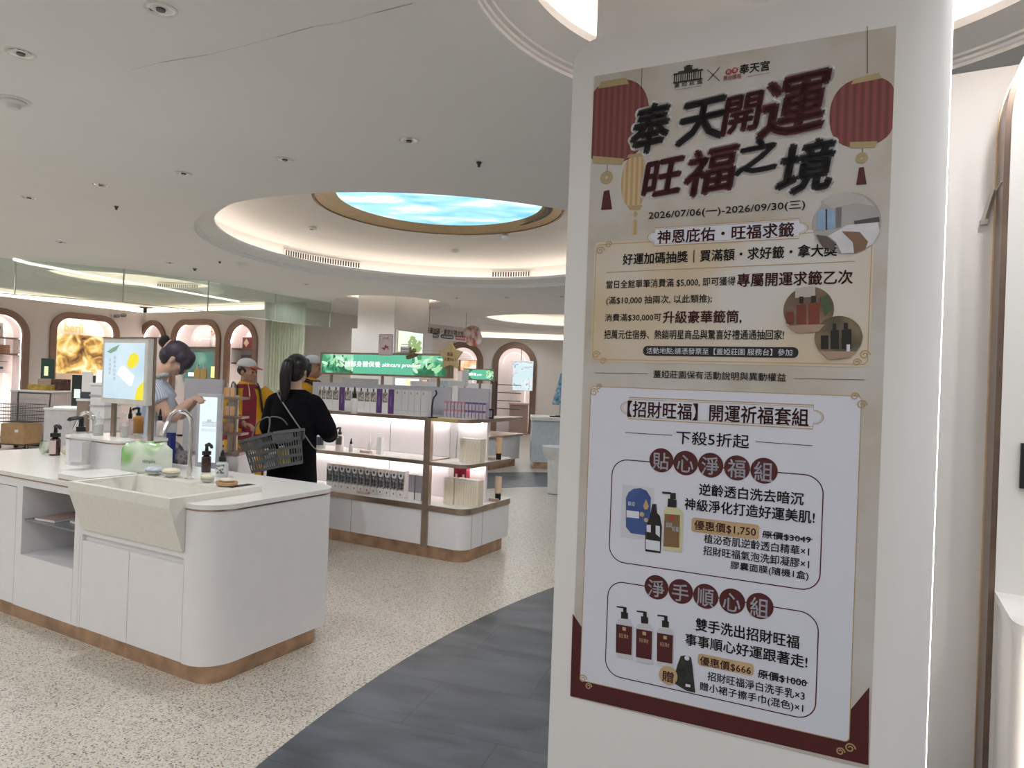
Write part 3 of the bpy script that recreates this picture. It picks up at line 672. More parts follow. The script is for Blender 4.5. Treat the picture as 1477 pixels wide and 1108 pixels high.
layer('price_panel', TANP, rect(5, 998, 746, 767, 1096, .008), rect(5, 1007, 942, 959, 1088, .008), circ(9, 964, 974, 13.5))
layer('price_lettering', MAROON, T('優惠價$1,750', 1002, 750, 764, 1091, .014, 7), T('優惠價$666', 1010, 946, 959, 1084, .014, 7), T('贈', 956, 966, 982, 972, .014, 11))
# product pictures of set one
layer('box_picture', mat('box_print_white', (.62, .62, .68), .5, var=.02), poly(4, (898, 699), (944, 704), (942, 780), (895, 774)))
layer('box_picture_window', ramp_mat('box_print_blue', ((.3, (.02, .05, .20)), (.62, (.06, .11, .32)), (.8, (.45, .48, .56))), 7, 3, rough=.5),
      poly(5, (903, 718), (907, 710), (914, 705), (924, 704), (933, 708), (939, 718), (938, 768), (930, 772), (910, 769), (903, 760)))
layer('box_picture_label', PWHITE, poly(6, (904, 736), (922, 738), (922, 748), (904, 746)), T('蓋婭', 906, 723, 729, 916, .0, 7))
layer('box_picture_drop', TANP, poly(6, (932, 720), (936, 730), (934, 735), (930, 735), (928, 730)), circ(6, 926, 742, 3.4), circ(6, 932, 750, 3))
layer('dropper_picture', INK, poly(7, (941, 727), (947, 727), (948, 740), (952, 744), (955, 760), (953, 798), (931, 795), (931, 770), (934, 755), (938, 744)))
layer('dropper_picture_label', PWHITE, poly(8, (932, 778), (952, 781), (952, 795), (932, 792)), poly(8, (933, 757), (939, 757), (939, 768), (933, 767)), poly(8, (946, 758), (952, 759), (952, 775), (946, 770)))
layer('gel_picture', mat('gel_print', (.62, .60, .36), .5), poly(7, (960, 731), (980, 733), (986, 740), (984, 797), (957, 793), (958, 738)))
layer('gel_picture_label', mat('gel_label_print', (.22, .13, .06), .5), poly(8, (959, 741), (981, 743), (980, 790), (957, 788)))
layer('gel_picture_pump', INK, poly(8, (964, 719), (976, 721), (976, 732), (963, 731)), poly(8, (967, 711), (975, 711), (975, 720), (967, 720)), poly(8, (955, 709), (968, 710), (968, 713), (956, 712)))
layer('gel_picture_lettering', PWHITE, T('招財', 961, 753, 760, 970, .02, 9), T('旺福', 970, 759, 766, 979, .02, 9))
layer('gel_picture_seal', MATS['seal_red'], poly(9, (966, 743), (973, 743.5), (973, 750), (966, 750)))
# product pictures of set two
CLP = mat('clear_bottle_print', (.58, .59, .64), .5, var=.03)
for i, (dx, dy) in enumerate(((0, 0), (29, 6.5), (59, 12.5))):
    b = layer('bottle_picture', CLP, poly(4+3*(i % 2), (892+dx, 893+dy), (909+dx, 894+dy), (914+dx, 903+dy), (913+dx, 952+dy), (889+dx, 948+dy), (889+dx, 897+dy)))
    layer('bottle_label', MAROON, poly(5+3*(i % 2), (889+dx, 900+dy), (912+dx, 904+dy), (911+dx, 945+dy), (888.5+dx, 941+dy)), parent=b)
    layer('bottle_pump', INK, poly(5+3*(i % 2), (896+dx, 882+dy), (906+dx, 884+dy), (906+dx, 893+dy), (896+dx, 892+dy)), poly(5+3*(i % 2), (899+dx, 875+dy), (904+dx, 876+dy), (904+dx, 884+dy), (899+dx, 883+dy)), poly(6, (889+dx, 874+dy), (900+dx, 875+dy), (900+dx, 877.5+dy), (890+dx, 876+dy)), parent=b)
    layer('bottle_crest', TANP, poly(6+3*(i % 2), (898+dx, 904+dy), (903+dx, 905+dy), (903+dx, 910+dy), (898+dx, 909+dy)), T('招財', 893+dx, 913+dy, 919+dy, 907+dx, .0, 6+3*(i % 2)), parent=b)
layer('towel_picture', mat('towel_print', (.03, .03, .026), .6, var=.4, scale=60), poly(8, (982, 946), (990, 945), (997, 948), (999, 960), (1003, 999), (990, 996), (974, 986), (972, 978), (977, 960)))
layer('towel_tag', PWHITE, poly(9, (989, 986), (996, 987.5), (996, 991), (989, 990)), circ(9, 991, 949, 3.5))
# ------------------------------------------------------------------ the sink island in front
IA, IB = 2.753, 2.158
isl = thing('wash_island', 'long white island with a stone basin and copper foot in front', 'counter', AB(IA, IB), RZ)
L = -3.0
m = MB(); m.prism(rrect(L+.05, -.035, .036, .80, .11, 8, 'bc'), 0, .097); m.build('copper_foot', COPPER, isl, smooth='auto')
m = MB()
m.prism(rrect(-.188, 0, 0, .872, .155, 10, 'bc'), .095, .838)                   # rounded end
m.box(-1.045, -.1881, .02, .872, .095, .60); m.box(-1.045, -.1881, 0, .02, .603, .634); m.box(-1.045, -.1881, .47, .872, .60, .838)
m.box(-1.119, -1.0451, 0, .872, .095, .838)                                     # post beside the niche
m.box(-1.66, -1.1191, 0, .40, .095, .40); m.box(-1.66, -1.1191, .36, .872, .40, .838); m.box(-1.66, -1.1191, 0, .36, .80, .838)
m.box(-1.725, -1.6601, 0, .872, .095, .838); m.box(L, -1.7251, .02, .872, .095, .838); m.box(L, -1.7251, 0, .02, .79, .838)
m.build('carcass', WHITE, isl, smooth='auto')
for a, b, z1 in ((-1.043, -.626, .568), (-.622, -.191, .568)):
    m = MB(); m.box(a, b, 0.0, .018, .098, z1, .0015); m.build('door', WHITE, isl)
for a, b in ((-2.35, -1.73), (-2.99, -2.355)):
    m = MB(); m.box(a, b, 0.0, .018, .098, .785, .0015); m.build('door', WHITE, isl)
m = MB(); m.box(-1.116, -1.066, -.0015, -.0002, .0975, .60); m.box(-1.655, -1.122, -.0015, -.0002, .0975, .3985); m.build('panel', WHITE, isl)
m = MB(); m.box(-1.658, -1.12, .012, .35, .598, .606); m.build('glass_shelf', clear_mat('grey_shelf_glass', (.45, .48, .50), .55, .05), isl)
def tops(g, z0, z1, mt, nm):
    m = MB(); P = [(L, -g), (-1.037, -g), (-1.037, .456), (-.190, .456), (-.190, -g)] + [(p[0], p[1]) for p in rrect(-.189, g, -g, .872+g, .16, 10, 'bc')[1:-1]] + [(L, .872+g)]
    m.prism(P, z0, z1); m.build(nm, mt, isl, smooth='auto')
tops(.003, .8385, .847, ROSE, 'rose_trim'); tops(.006, .8472, .87, TOPW, 'counter_top')
# basin
m = MB(); x0, x1 = -1.036, -.191; ix0, ix1, iy0, iy1 = x0+.035, x1-.035, -.058, .272
prof = [(-.088, .90), (-.088, .852), (-.012, .635), (.455, .635), (.455, .90)]
for x in (x0, x1): m.poly([(x, y, z) for y, z in prof])
for (ya_, za), (yb_, zb) in zip(prof, prof[1:]):
    m.poly([(x0, ya_, za), (x1, ya_, za), (x1, yb_, zb), (x0, yb_, zb)])
m.tess([[(x0, -.088), (x1, -.088), (x1, .455), (x0, .455)], [(ix0, iy0), (ix1, iy0), (ix1, iy1), (ix0, iy1)]], z=.90)
lo = [(ix0+.03, iy0+.03), (ix1-.03, iy0+.03), (ix1-.03, iy1-.03), (ix0+.03, iy1-.03)]; hi = [(ix0, iy0), (ix1, iy0), (ix1, iy1), (ix0, iy1)]
m.rings([[(*p, .90) for p in hi], [(*p, .70) for p in lo]], cap=False); m.poly([(*p, .70) for p in lo])
bmesh.ops.remove_doubles(m.bm, verts=m.bm.verts, dist=.0005)
bas = m.build('basin', CREAM, isl)
m = MB(); m.lathe([(.028, .7), (.028, .703), (.001, .704)], (-.61, .11, 0)); m.build('drain', CHROME, bas)
# riser block with the lightbox on it
rs = thing('riser', 'raised white block with dark trim in the middle of the island', 'riser', AB(4.125, 2.54, .8705), RZ)
m = MB(); m.prism(rrect(-.62, 0, 0, .36, .07, 8), 0, .168); m.build('block', WHITE, rs, smooth='auto')
m = MB(); m.prism(rrect(-.623, .003, -.003, .363, .073, 8), .168, .176); m.build('rose_trim', ROSE, rs, smooth='auto')
m = MB(); m.prism(rrect(-.625, .005, -.005, .365, .075, 8), .176, .19); m.build('top', TOPW, rs, smooth='auto')
tr = thing('low_tray', 'low white slab left of the basin under the clear pump bottle', 'tray', AB(3.80, 2.175, .8705), RZ)
m = MB(); m.prism(rrect(-.30, 0, 0, .29, .02, 4), 0, .008); m.build('trim', ROSE, tr); m = MB(); m.prism(rrect(-.303, .003, -.003, .293, .022, 5), .008, .033); m.build('slab', TOPW, tr)
# lightbox on two posts
def picture_sheet(mb, x0, x1, z0, z1, y): mb.poly([(x0, y, z0), (x1, y, z0), (x1, y, z1), (x0, y, z1)])
lb = thing('lightbox', 'lit pale blue skincare lightbox on bronze posts above the island', 'sign', AB(4.03, 2.66, 1.061), RZ)
m = MB(); m.box(-.50, -.02, 0, .040, .222, .645, .004); m.build('case', mat('pale_sign_case', (.66, .65, .60), .45), lb)
m = MB(); m.box(-.502, -.018, -.003, .058, .6455, .652); m.build('bronze_cap', ROSE, lb)
m = MB(); m.box(-.055, -.018, .0405, .058, -.0, .6454); m.build('post', BRONZE, lb)
m = MB(); m.box(-.45, -.412, .0405, .058, -.0, .6454); m.build('post', BRONZE, lb)
scr = None
m = MB(); picture_sheet(m, -.475, -.05, .255, .615, -.0012)
scr = m.build('lit_picture', ramp_mat('pale_blue_glow', ((.3, (.55, .74, .86)), (.6, (.70, .86, .94)), (.8, (.80, .92, .96))), 3, 3, .76), lb)
def patch(name, mt, pts, y, par):
    m = MB(); m.poly([(p[0], y, p[1]) for p in pts]); return m.build(name, mt, par)
def glow(name, c, s=.72): return mat(name, (c[0]*.1, c[1]*.1, c[2]*.1), .5, emit=c, estr=s)
def P2(x0, x1, z0, z1): return lambda u, v: (x0+(x1-x0)*u, z1-(z1-z0)*v)
q = P2(-.475, -.05, .255, .615)
patch('lemon', glow('lemon_glow', (.95, .80, .05)), [q(*p) for p in ((.60, .30), (.66, .20), (.76, .17), (.86, .22), (.87, .32), (.78, .42), (.66, .46), (.58, .40))], -.0018, scr)
patch('white_tube', glow('tube_glow', (.92, .95, .97), .8), [q(*p) for p in ((.40, .44), (.50, .40), (.78, .58), (.72, .76), (.66, .77), (.34, .56))], -.0018, scr)
patch('leaf', glow('leaf_glow', (.25, .40, .28)), [q(*p) for p in ((.06, .16), (.20, .09), (.38, .03), (.30, .14), (.16, .19))], -.0018, scr)
patch('lemon_slice', glow('lemon_glow', (.95, .80, .05)), [q(*p) for p in ((.80, .98), (.84, .82), (.92, .72), (1, .68), (1, 1), (.82, 1))], -.0018, scr)
m = MB()
for i, c in enumerate(('青檸淨白保濕', '天然植萃')):
    for k, ch in enumerate(c):
        a, b = q(.24-.12*i, .24+.075*k+.05*i), q(.30-.12*i, .30+.075*k+.05*i); text_in(m, ch, a[0], b[0], b[1], a[1], 0, fn=lambda x, y: (x, -.0018, y))
m.build('vertical_lettering', glow('grey_blue_glow', (.25, .33, .40), .8), scr)
# ------------------------------------------------------------------ small goods: bottles and dishes
def add_label(t, r, z0, z1, mt, n=20, name='paper_label', a0=-2.75, a1=-.35):
    m = MB(); R = r+.0008
    m.rings([[(R*math.cos(a0+(a1-a0)*i/n), R*math.sin(a0+(a1-a0)*i/n), z) for i in range(n+1)] for z in (z0, z1)], cap=False, closed=False); m.build(name, mt, t)
AMBER = mat('amber_liquid', (.42, .20, .05), .2, var=.05, coat=.4); BROWNB = mat('dark_brown_bottle', (.035, .012, .010), .18, coat=.5); PINKB = mat('pale_pink_bottle', (.72, .58, .57), .3)
SERUM = mat('clear_serum', (.78, .78, .74), .12, trans=.5); NAVY = mat('navy_carton', (.02, .035, .19), .35); LABELG = mat('pale_label', (.66, .65, .68), .5, var=.03); PINKL = mat('pink_label', (.62, .47, .44), .5)
def bottle(label, loc, h, r, style, body, cap=BLACK, lab=None, group=None, name=None, rz=0, labz=(.22, .62), sq=False):
    t = thing(name or {'pump': 'pump_bottle', 'dropper': 'dropper_bottle', 'foam': 'foam_pump_bottle', 'tube': 'squeeze_tube'}[style], label, 'bottle' if style != 'tube' else 'tube', loc, RZ+rz, group)
    m = MB()
    if style == 'tube':                                           # stands on its cap, flat crimp on top
        m.lathe([(r*.82, 0), (r*.86, .002), (r*.86, h*.27), (r*.8, h*.275)]); m.build('cap', cap, t, smooth='auto')
        m = MB(); n = 18
        m.rings([[(rx*math.cos(2*PI*i/n), ry*math.sin(2*PI*i/n), z) for i in range(n)] for rx, ry, z in ((r*.8, r*.8, h*.28), (r, r*.95, h*.36), (r*1.05, r*.7, h*.7), (r*1.12, .003, h*.97), (r*1.12, .003, h))]); m.build('tube_body', body, t, smooth='auto')
        return t
    hb = h*{'pump': .70, 'dropper': .58, 'foam': .62}[style]
    pr = [(r*.93, 0), (r, r*.10), (r, hb*.80), (r*.93, hb*.88), (r*.62, hb*.96), (r*.42, hb*.985), (r*.42, hb)]
    if sq:
        def R(k, z):
            return [(p[0], p[1], z) for p in rrect(-r*k, r*k, -r*.62*k, r*.62*k, r*.22*k, 4)]
        m.rings([R(.94, 0), R(1, .004), R(1, hb*.84), R(.86, hb*.93), R(.42, hb*.97), R(.40, hb)])
    else: m.lathe(pr)
    m.build('bottle_body', body, t, smooth='auto')
    if body is CLEARB:
        m = MB(); m.lathe([(r*.88, .003), (r*.90, r*.12), (r*.90, hb*.66), (r*.001, hb*.661)] if not sq else [(r*.55, .003), (r*.55, hb*.66), (.001, hb*.661)], sx=1.5 if sq else 1); m.build('liquid', SERUM, t, smooth='auto')
    if lab:
        if sq:
            m = MB(); m.poly([(-r*.78, -r*.62-.001, hb*labz[0]), (r*.78, -r*.62-.001, hb*labz[0]), (r*.78, -r*.62-.001, hb*labz[1]), (-r*.78, -r*.62-.001, hb*labz[1])]); m.build('paper_label', lab, t)
        else: add_label(t, r, hb*labz[0], hb*labz[1]+hb*.08, lab)
    c = r*.46; m = MB()
    if style == 'pump':
        m.lathe([(c, hb), (c, hb+h*.10), (c*.55, hb+h*.105), (c*.5, h-.022*h/.15), (c*.5, h)]); p = m.build('collar', cap, t, smooth='auto')
        m = MB(); m.tube([(0, .006, h-.006), (0, -r*.5, h-.004), (0, -r*1.2, h-.010), (0, -r*1.3, h-.02)], [.007*h/.2+.002]*4, 8); m.build('pump_spout', cap, p, smooth='auto')
    elif style == 'foam':
        m.lathe([(r*.95, hb), (r*.95, hb+h*.13), (c*.8, hb+h*.15), (c*.7, h-.01), (c*.8, h)]); p = m.build('collar', cap, t, smooth='auto')
        m = MB(); m.tube([(-.004, 0, h-.008), (r*.7, 0, h+.002), (r*1.5, 0, h-.008), (r*1.7, 0, h-.022)], [r*.42, r*.42, r*.36, r*.3], 8); m.build('pump_spout', cap, p, smooth='auto')
    else:
        m.lathe([(c*1.3, hb), (c*1.3, hb+h*.16), (c*.8, hb+h*.19), (c*.75, h-.02*h/.15), (c*.3, h)]); m.build('dropper_cap', cap, t, smooth='auto')
    return t
def bot(label, px, pyb, z, pyt, wpx, style, body, **k):
    p = WZ(px, pyb, z); s = p.y/F
    return bottle(label, p, (pyb-pyt)*s*1.0, wpx*s/2, style, body, **k)
ZC, ZR, ZB, ZT = .8702, 1.0605, .9005, .9037
bot('large clear pump bottle with grey label on the low tray', 115, 670, ZT, 602, 27, 'pump', CLEARB, lab=LABELG, labz=(.10, .66))
bot('small dark foam pump bottle with pink label on the island, left', 79, 657, ZC, 614, 14, 'foam', BROWNB, lab=PINKL, labz=(.1, .75))
bot('clear pump bottle at the left end of the riser under the lightbox', 141, 628, ZR, 594, 14, 'pump', CLEARB, cap=CLEARB)
bot('narrow clear bottle under the middle of the lightbox', 179, 631, ZR, 597, 10, 'pump', CLEARB, cap=CLEARB)
bot('pale pink dropper bottle beside the amber one under the lightbox', 187, 627, ZR, 587, 9, 'dropper', PINKB)
bot('amber bottle with black pump under the lightbox', 199, 625, ZR, 588, 14, 'pump', AMBER)
bot('slim pink bottle with black cap right of the bronze post', 230, 629, ZR, 590, 9.5, 'dropper', PINKB)
bot('dark brown pump bottle behind the basin, right of the faucet', 297, 681, ZC, 641, 13, 'foam', BROWNB, name='brown_pump_bottle')
bot('frosted clear bottle with black cap and leaf print behind the soap dish', 320, 688, ZC, 649, 17, 'dropper', mat('frosted_bottle', (.78, .80, .80), .3, trans=.3), lab=ramp_mat('leaf_print_label', ((.45, (.75, .76, .76)), (.55, (.12, .15, .15))), 60, 3), labz=(.25, .75))
# navy tester with a clear square top
p = WZ(245.5, 664, ZC); s = p.y/F
nv = thing('tester_box', 'navy carton with a clear glass cover behind the basin', 'box', p, RZ)
m = MB(); m.box(-.026, .026, -.02, .02, 0, 40*s, .001); m.build('carton', NAVY, nv); m = MB(); m.box(-.025, .025, -.019, .019, 40*s+.0005, 53*s); m.build('glass_cover', CLEARB, nv)
# basin faucet: gooseneck towards the bowl
def faucet(label, loc, h, reach, r=.0125, drop=.16, rz=0, back=False):
    t = thing('faucet', label, 'faucet', loc, RZ+rz); m = MB(); m.lathe([(r*2.1, 0), (r*2.1, .004), (r*1.2, .007)]); m.build('base_plate', CHROME, t, smooth='auto')
    a = reach/2; pts = [(0, 0, .005), (0, 0, h*.4), (0, 0, h-a)]
    pts += [(0, -a+a*math.cos(PI*i/10), h-a+a*math.sin(PI*i/10)) for i in range(1, 9)]
    e = Vector(pts[-1]); pts += [tuple(e+Vector((0, -.045, -drop*.62)))]
    m = MB(); m.tube(pts, [r]*(len(pts)-1)+[r], 14); m.build('spout_pipe', CHROME, t, smooth='auto')
    m = MB(); m.tube([tuple(e+Vector((0, -.012, -drop*.2))), tuple(e+Vector((0, -.0465, -drop*.64)))], r*1.28, 14); m.build('nozzle', CHROME, t, smooth='auto')
    return t
faucet('tall chrome gooseneck faucet standing on the stone basin', WZ(273, 691, ZB), .385, .145)
faucet('second chrome faucet behind the clear pump bottle, by the riser', WZ(135, 653, ZC), .30, .15, rz=-PI*.42, r=.015)
m = None
# wet wipes pack
p = Vector((-2.20, 4.15, ZC)); s = p.y/F
wp = thing('wipes_pack', 'soft green and white refill pack lying against the riser', 'pack', p, .05); m = MB(); n = 16; rs_ = []
for k in range(13):
    u = k/12; x = (u-.5)*.30; hh = .195*(1-.22*abs(2*u-1)**6+.04*math.sin(k*2.1)); d = .045*(1-abs(2*u-1)**3)+.004
    rs_.append([(x, d*math.cos(2*PI*i/n), hh/2+.005+hh/2*math.sin(2*PI*i/n)) for i in range(n)])
m.rings(rs_); m.build('film', ramp_mat('green_white_film', ((.30, (.80, .83, .78)), (.47, (.72, .80, .68)), (.52, (.24, .50, .16)), (.60, (.40, .64, .28)), (.66, (.80, .83, .80))), 3.2, 1.5, rough=.25, seed=5.6), wp, smooth=True)
m = MB(); text_in(m, 'simple', .0, .075, .075, .10, .01, fn=lambda x, y: (x, -.056, y)); m.build('pack_lettering', mat('green_print', (.1, .28, .12), .5), wp)
# soaps on dishes
def soap(label, px, py, z, wpx, col, dish='glass', h=.03):
    p = WZ(px, py, z); r = wpx*p.y/F/2; t = thing('soap_dish', label, 'soap dish', p, RZ); m = MB()
    if dish == 'wood':
        m.lathe([(r*.72, 0), (r*.95, .008), (r, .018), (r*.95, .026), (r*.8, .024), (r*.001, .022)], n=24, sy=.8); m.build('wooden_dish', mat('wood_dish', (.50, .31, .17), .5, var=.2, scale=30), t, smooth='auto'); zz = .023
    else:
        m.lathe([(r*.5, 0), (r*.8, .012), (r*.85, .022), (r*.78, .022), (r*.45, .006), (.001, .006)], n=20, sy=.8); m.build('glass_dish', clear_mat('greenish_dish_glass', (.80, .82, .74), .5, .1), t, smooth='auto'); zz = .018
    m = MB(); rnd_ = random.Random(px)
    m.ell((0, 0, zz+h*.45), (r*.95 if dish != 'wood' else r*.75, r*.72 if dish != 'wood' else r*.55, h*.5), nu=18, nv=10)
    for v in m.bm.verts: v.co *= 1+rnd_.uniform(-.03, .03)
    m.build('soap_bar', col, t, smooth=True)
SOAPC = mat('cream_soap', (.74, .70, .55), .5, var=.05); SOAPB = mat('pale_blue_sponge', (.55, .60, .70), .7, var=.2, scale=40, bump=.4)
soap('pale blue sponge on a glass dish, leftmost behind the basin', 222, 685, ZB, 32, SOAPB)
soap('cream soap on a glass dish left of the faucet', 247, 688, ZB, 32, SOAPC, h=.035)
soap('cream soap on a glass dish just right of the faucet', 299, 696, ZB, 25, SOAPC)
soap('cream soap on a round wooden dish at the basin corner', 327, 701, ZB, 34, SOAPC, 'wood', .022)
def blob(name, label, cat, px, py, z, rx, rz_, mt, parts=5):
    p = WZ(px, py, z); m = MB(); rn = random.Random(px*3)
    for k in range(parts):
        m.ell((rn.uniform(-.4, .4)*rx, rn.uniform(-.3, .3)*rx, rz_*rn.uniform(.55, .85)), (rx*.62, rx*.5, rz_*rn.uniform(.5, .7)))
    zm = min(v.co.z for v in m.bm.verts)
    for v in m.bm.verts: v.co.z -= zm
    o = m.build(name, mt, smooth=True, loc=p, rz=RZ); md = o.modifiers.new('m', 'REMESH'); md.mode = 'VOXEL'; md.voxel_size = .005; md.use_smooth_shade = True; tag(o, label, cat)
blob('bath_puff', 'pale green and white bath puff behind the foam bottle', 'bath puff', 64, 655, ZC, .05, .07, ramp_mat('puff_green_white', ((.35, (.12, .17, .09)), (.5, (.62, .66, .55)), (.7, (.78, .78, .70))), 14, 4, rough=.8))
blob('folded_towel', 'cream folded flannel right of the foam bottle', 'towel', 94, 657, ZC, .045, .05, mat('cream_flannel', (.66, .62, .48), .9, bump=.3))
# steel drain tray lines at the right of the basin
t = thing('drain_rack', 'small dark slotted steel plate set in the stone beside the wooden dish', 'rack', WZ(352, 701, ZB) , RZ)
m = MB()
for i in range(3): m.box(-.04+.02*i, -.032+.02*i, -.08, .06, 0, .002)
m.box(-.045, .012, -.085, -.078, 0, .002); m.box(-.045, .012, .058, .065, 0, .002); m.build('slat', mat('dark_steel', (.10, .10, .10), .3, .7), t)
for i, (dx, dz, c, lab) in enumerate(((-1.51, .0, (.42, .28, .25), 'brown folded brochure lying on the glass shelf of the niche'), (-1.27, .0, (.58, .47, .42), 'paler brochure lying at the front right of the glass shelf'))):
    t = thing('brochure', lab, 'brochure', AB(IA, IB) + Matrix.Rotation(RZ, 3, 'Z') @ Vector((dx, .14+.06*i, .6065)), RZ+.12-.2*i)
    m = MB(); m.box(-.085, .085, -.10, .10, 0, .012, .001); m.build('pages', CARD, t); m = MB(); m.box(-.087, .087, -.102, .102, .0122, .014); m.build('cover', mat('brochure_%s' % 'ab'[i], c, .4), t)
# ------------------------------------------------------------------ the shelf unit
SA, SB_ = 3.0, 4.78
su = thing('display_shelf', 'white display shelf with bronze edges and copper foot in the middle', 'shelf', AB(SA, SB_), RZ)
XL = -2.15
R_ = Matrix.Rotation(RZ, 4, 'Z')
def SL(x, y, z): return AB(SA-x, SB_+y, z)
m = MB(); m.prism(rrect(XL, -.02, .015, .76, .11, 8, 'bc'), 0, .107); m.build('copper_foot', COPPER, su, smooth='auto')
m = MB(); m.prism(rrect(XL, 0, 0, .83, .105, 10, 'bc'), .1072, .40); m.build('base_cabinet', WHITE, su, smooth='auto')
for x in (-1.22,):
    m = MB(); m.box(x-.0015, x+.0015, -.0008, .004, .108, .398); m.build('door_gap', mat('shadow_gap', (.1, .1, .1), .8), su)
for y in (.1125, .285): m = MB(); m.box(-.0045, .0008, y, y+.003, .108, .398); m.build('door_gap', MATS['shadow_gap'], su)
def ledge(x0, x1, y0, y1, z0, z1, cs, r=.10, name='ledge'):
    m = MB(); m.prism(rrect(x0, x1, y0, y1, r, 10, cs), z0, z1-.004); l = m.build(name, BRONZE, su, smooth='auto')
    m = MB(); m.prism(rrect(x0+.004, x1-.004, y0+.004, y1-.004, r-.004 if cs else .0, 10, cs), z1-.0039, z1); m.build('white_top', TOPW, l)
ledge(XL, .012, -.012, .842, .405, .455, 'bc', .115, 'base_ledge')
ledge(XL, -.435, .01, .395, .788, .822, '', .04); ledge(-.362, .005, -.005, .835, .788, .822, 'bc', .105)
ledge(XL, -.435, .01, .395, 1.165, 1.20, '', .04); ledge(-.362, .005, -.005, .835, 1.165, 1.20, 'bc', .105)
ledge(XL, -.435, .43, .82, .788, .822, '', .04); ledge(XL, -.435, .43, .82, 1.165, 1.20, '', .04)
m = MB(); m.box(-.43, -.366, -.014, .03, .09, 1.20); m.build('copper_post', BRONZE, su)
for (a, b) in ((XL, -.44), (-.36, -.05)):
    for z0, z1 in ((.456, .787), (.8225, 1.164)):
        m = MB(); m.box(a, b, .398, .428, z0, z1); m.build('lit_back_panel', PINKLIT, su)
    m = MB(); m.box(a, b, .40, .426, 1.2005, 1.455); m.build('grey_back_panel', GREYP, su)
m = MB(); m.box(-.43, -.37, .39, .44, .456, 1.47); m.build('white_spine', WHITE, su)
for x in (-1.12,):
    for z0, z1 in ((.456, .787), (.8225, 1.164)):
        m = MB(); m.box(x-.0015, x+.0015, .394, .3979, z0, z1); m.build('panel_joint', MATS['shadow_gap'], su)
for z in (1.163, .786):
    m = MB(); m.box(XL+.02, -.46, .34, .36, z-.008, z-.0005); m.build('shelf_light', mat('shelf_glow', (.9, .85, .85), .5, emit=(1, .95, .95), estr=17), su)
    m = MB(); m.box(-.34, -.07, .34, .36, z-.008, z-.0005); m.build('shelf_light', MATS['shelf_glow'], su)
m = MB(); m.box(-.365, -.10, -.0085, -.0055, 1.168, 1.197); m.build('gold_price_band', mat('gold_band', (.72, .55, .22), .35, .5), su)
# glowing header over it
def header(name, label, x0, x1, z0, z1, y0, y1, loc, cap1, cap2, rz=RZ, seed=0., group=None, c1=(.30, .60), c2=(.62, .93), posts=True, scale=5.):
    t = thing(name, label, 'sign', loc, rz, group); b = .018
    m = MB()
    m.box(x0, x1, y0, y1, z1-b, z1); m.box(x0, x1, y0, y1, z0, z0+b); m.box(x0, x0+b, y0, y1, z0+b, z1-b); m.box(x1-b, x1, y0, y1, z0+b, z1-b); m.box(x0+b, x1-b, y1-.004, y1, z0+b, z1-b)
    m.build('bronze_frame', BRONZE, t)
    g = ramp_mat('leaf_glow_%s' % name if seed else 'leaf_picture', ((.36, (.02, .16, .07)), (.46, (.06, .36, .18)), (.56, (.25, .72, .42)), (.68, (.62, .95, .70))), scale, 1.5, .72, distortion=.8, stretch=(1, 1, 1.2), seed=seed)
    m = MB(); m.box(x0+b, x1-b, y0+.004, y1-.0045, z0+b, z1-b); s = m.build('lit_leaf_picture', g, t)
    rn = random.Random(int(11+seed*10)); W = x1-x0; h = z1-z0
    LG = [glow('leaf_dark_glow', (.015, .11, .05), .9), glow('leaf_mid_glow', (.07, .34, .16), .75), glow('leaf_light_glow', (.42, .78, .42), .75), glow('leaf_pale_glow', (.62, .92, .72), .75)]
    for li in range(4):
        m = MB()
        for k in range(15):
            u = rn.choice((rn.uniform(.02, .29), rn.uniform(.70, .97))); c_ = Vector((x0+W*u, z0+h*rn.uniform(.2, .8))); L_ = h*rn.uniform(.22, .5); a_ = rn.uniform(0, PI); wd = L_*rn.uniform(.25, .45)
            pts = []
            for i in range(12):
                t_ = 2*PI*i/12; px_, pz_ = L_*.5*math.cos(t_), wd*.5*math.sin(t_)*(1-.25*math.cos(t_)); X_, Z_ = c_.x+px_*math.cos(a_)-pz_*math.sin(a_), c_.y+px_*math.sin(a_)+pz_*math.cos(a_)
                pts.append((min(max(X_, x0+b+.002), x1-b-.002), min(max(Z_, z0+b+.002), z1-b-.002)))
            m.tess([pts], fn=lambda x, y, li=li, k=k: (x, y0+.0039-.0001*li-.000005*k, y))
        m.build('leaf_shapes', LG[li], s)
    xa, xb = x0+(x1-x0)*.28, x0+(x1-x0)*.74; W = x1-x0
    m = MB(); m.poly([(xa, y0+.003, z0+b), (xb, y0+.003, z0+b), (xb, y0+.003, z1-b), (xa, y0+.003, z1-b)])
    m.build('green_band', ramp_mat('green_stripe_glow', ((.2, (.10, .55, .33)), (.8, (.20, .72, .47))), 28, 0, .66, kind='wave', stretch=(1, .01, .01)), s)
    h = z1-z0; zc = (z0+z1)/2
    if cap1:
        m = MB(); text_in(m, cap1, x0+W*c1[0], x0+W*c1[1], zc-h*.12, zc+h*.13, 0, fn=lambda x, y: (x, y0+.0022, y)); m.build('lettering', glow('white_letter_glow', (1, 1, 1), 1.3), s)
    if cap2:
        m = MB(); text_in(m, cap2, x0+W*c2[0], x0+W*c2[1], zc-h*.14, zc+h*.08, .008, shear=.3, fn=lambda x, y: (x, y0+.0022, y)); m.build('lettering', MATS.get('white_letter_glow') or glow('white_letter_glow', (1, 1, 1), 1.3), s)
    if posts:
        for x in (x0+.12, x1-.12, (x0+x1)/2): m = MB(); m.box(x-.01, x+.01, y0+.03, y0+.05, z0-.0795, z0); m.build('post', BRONZE, t)
    return t
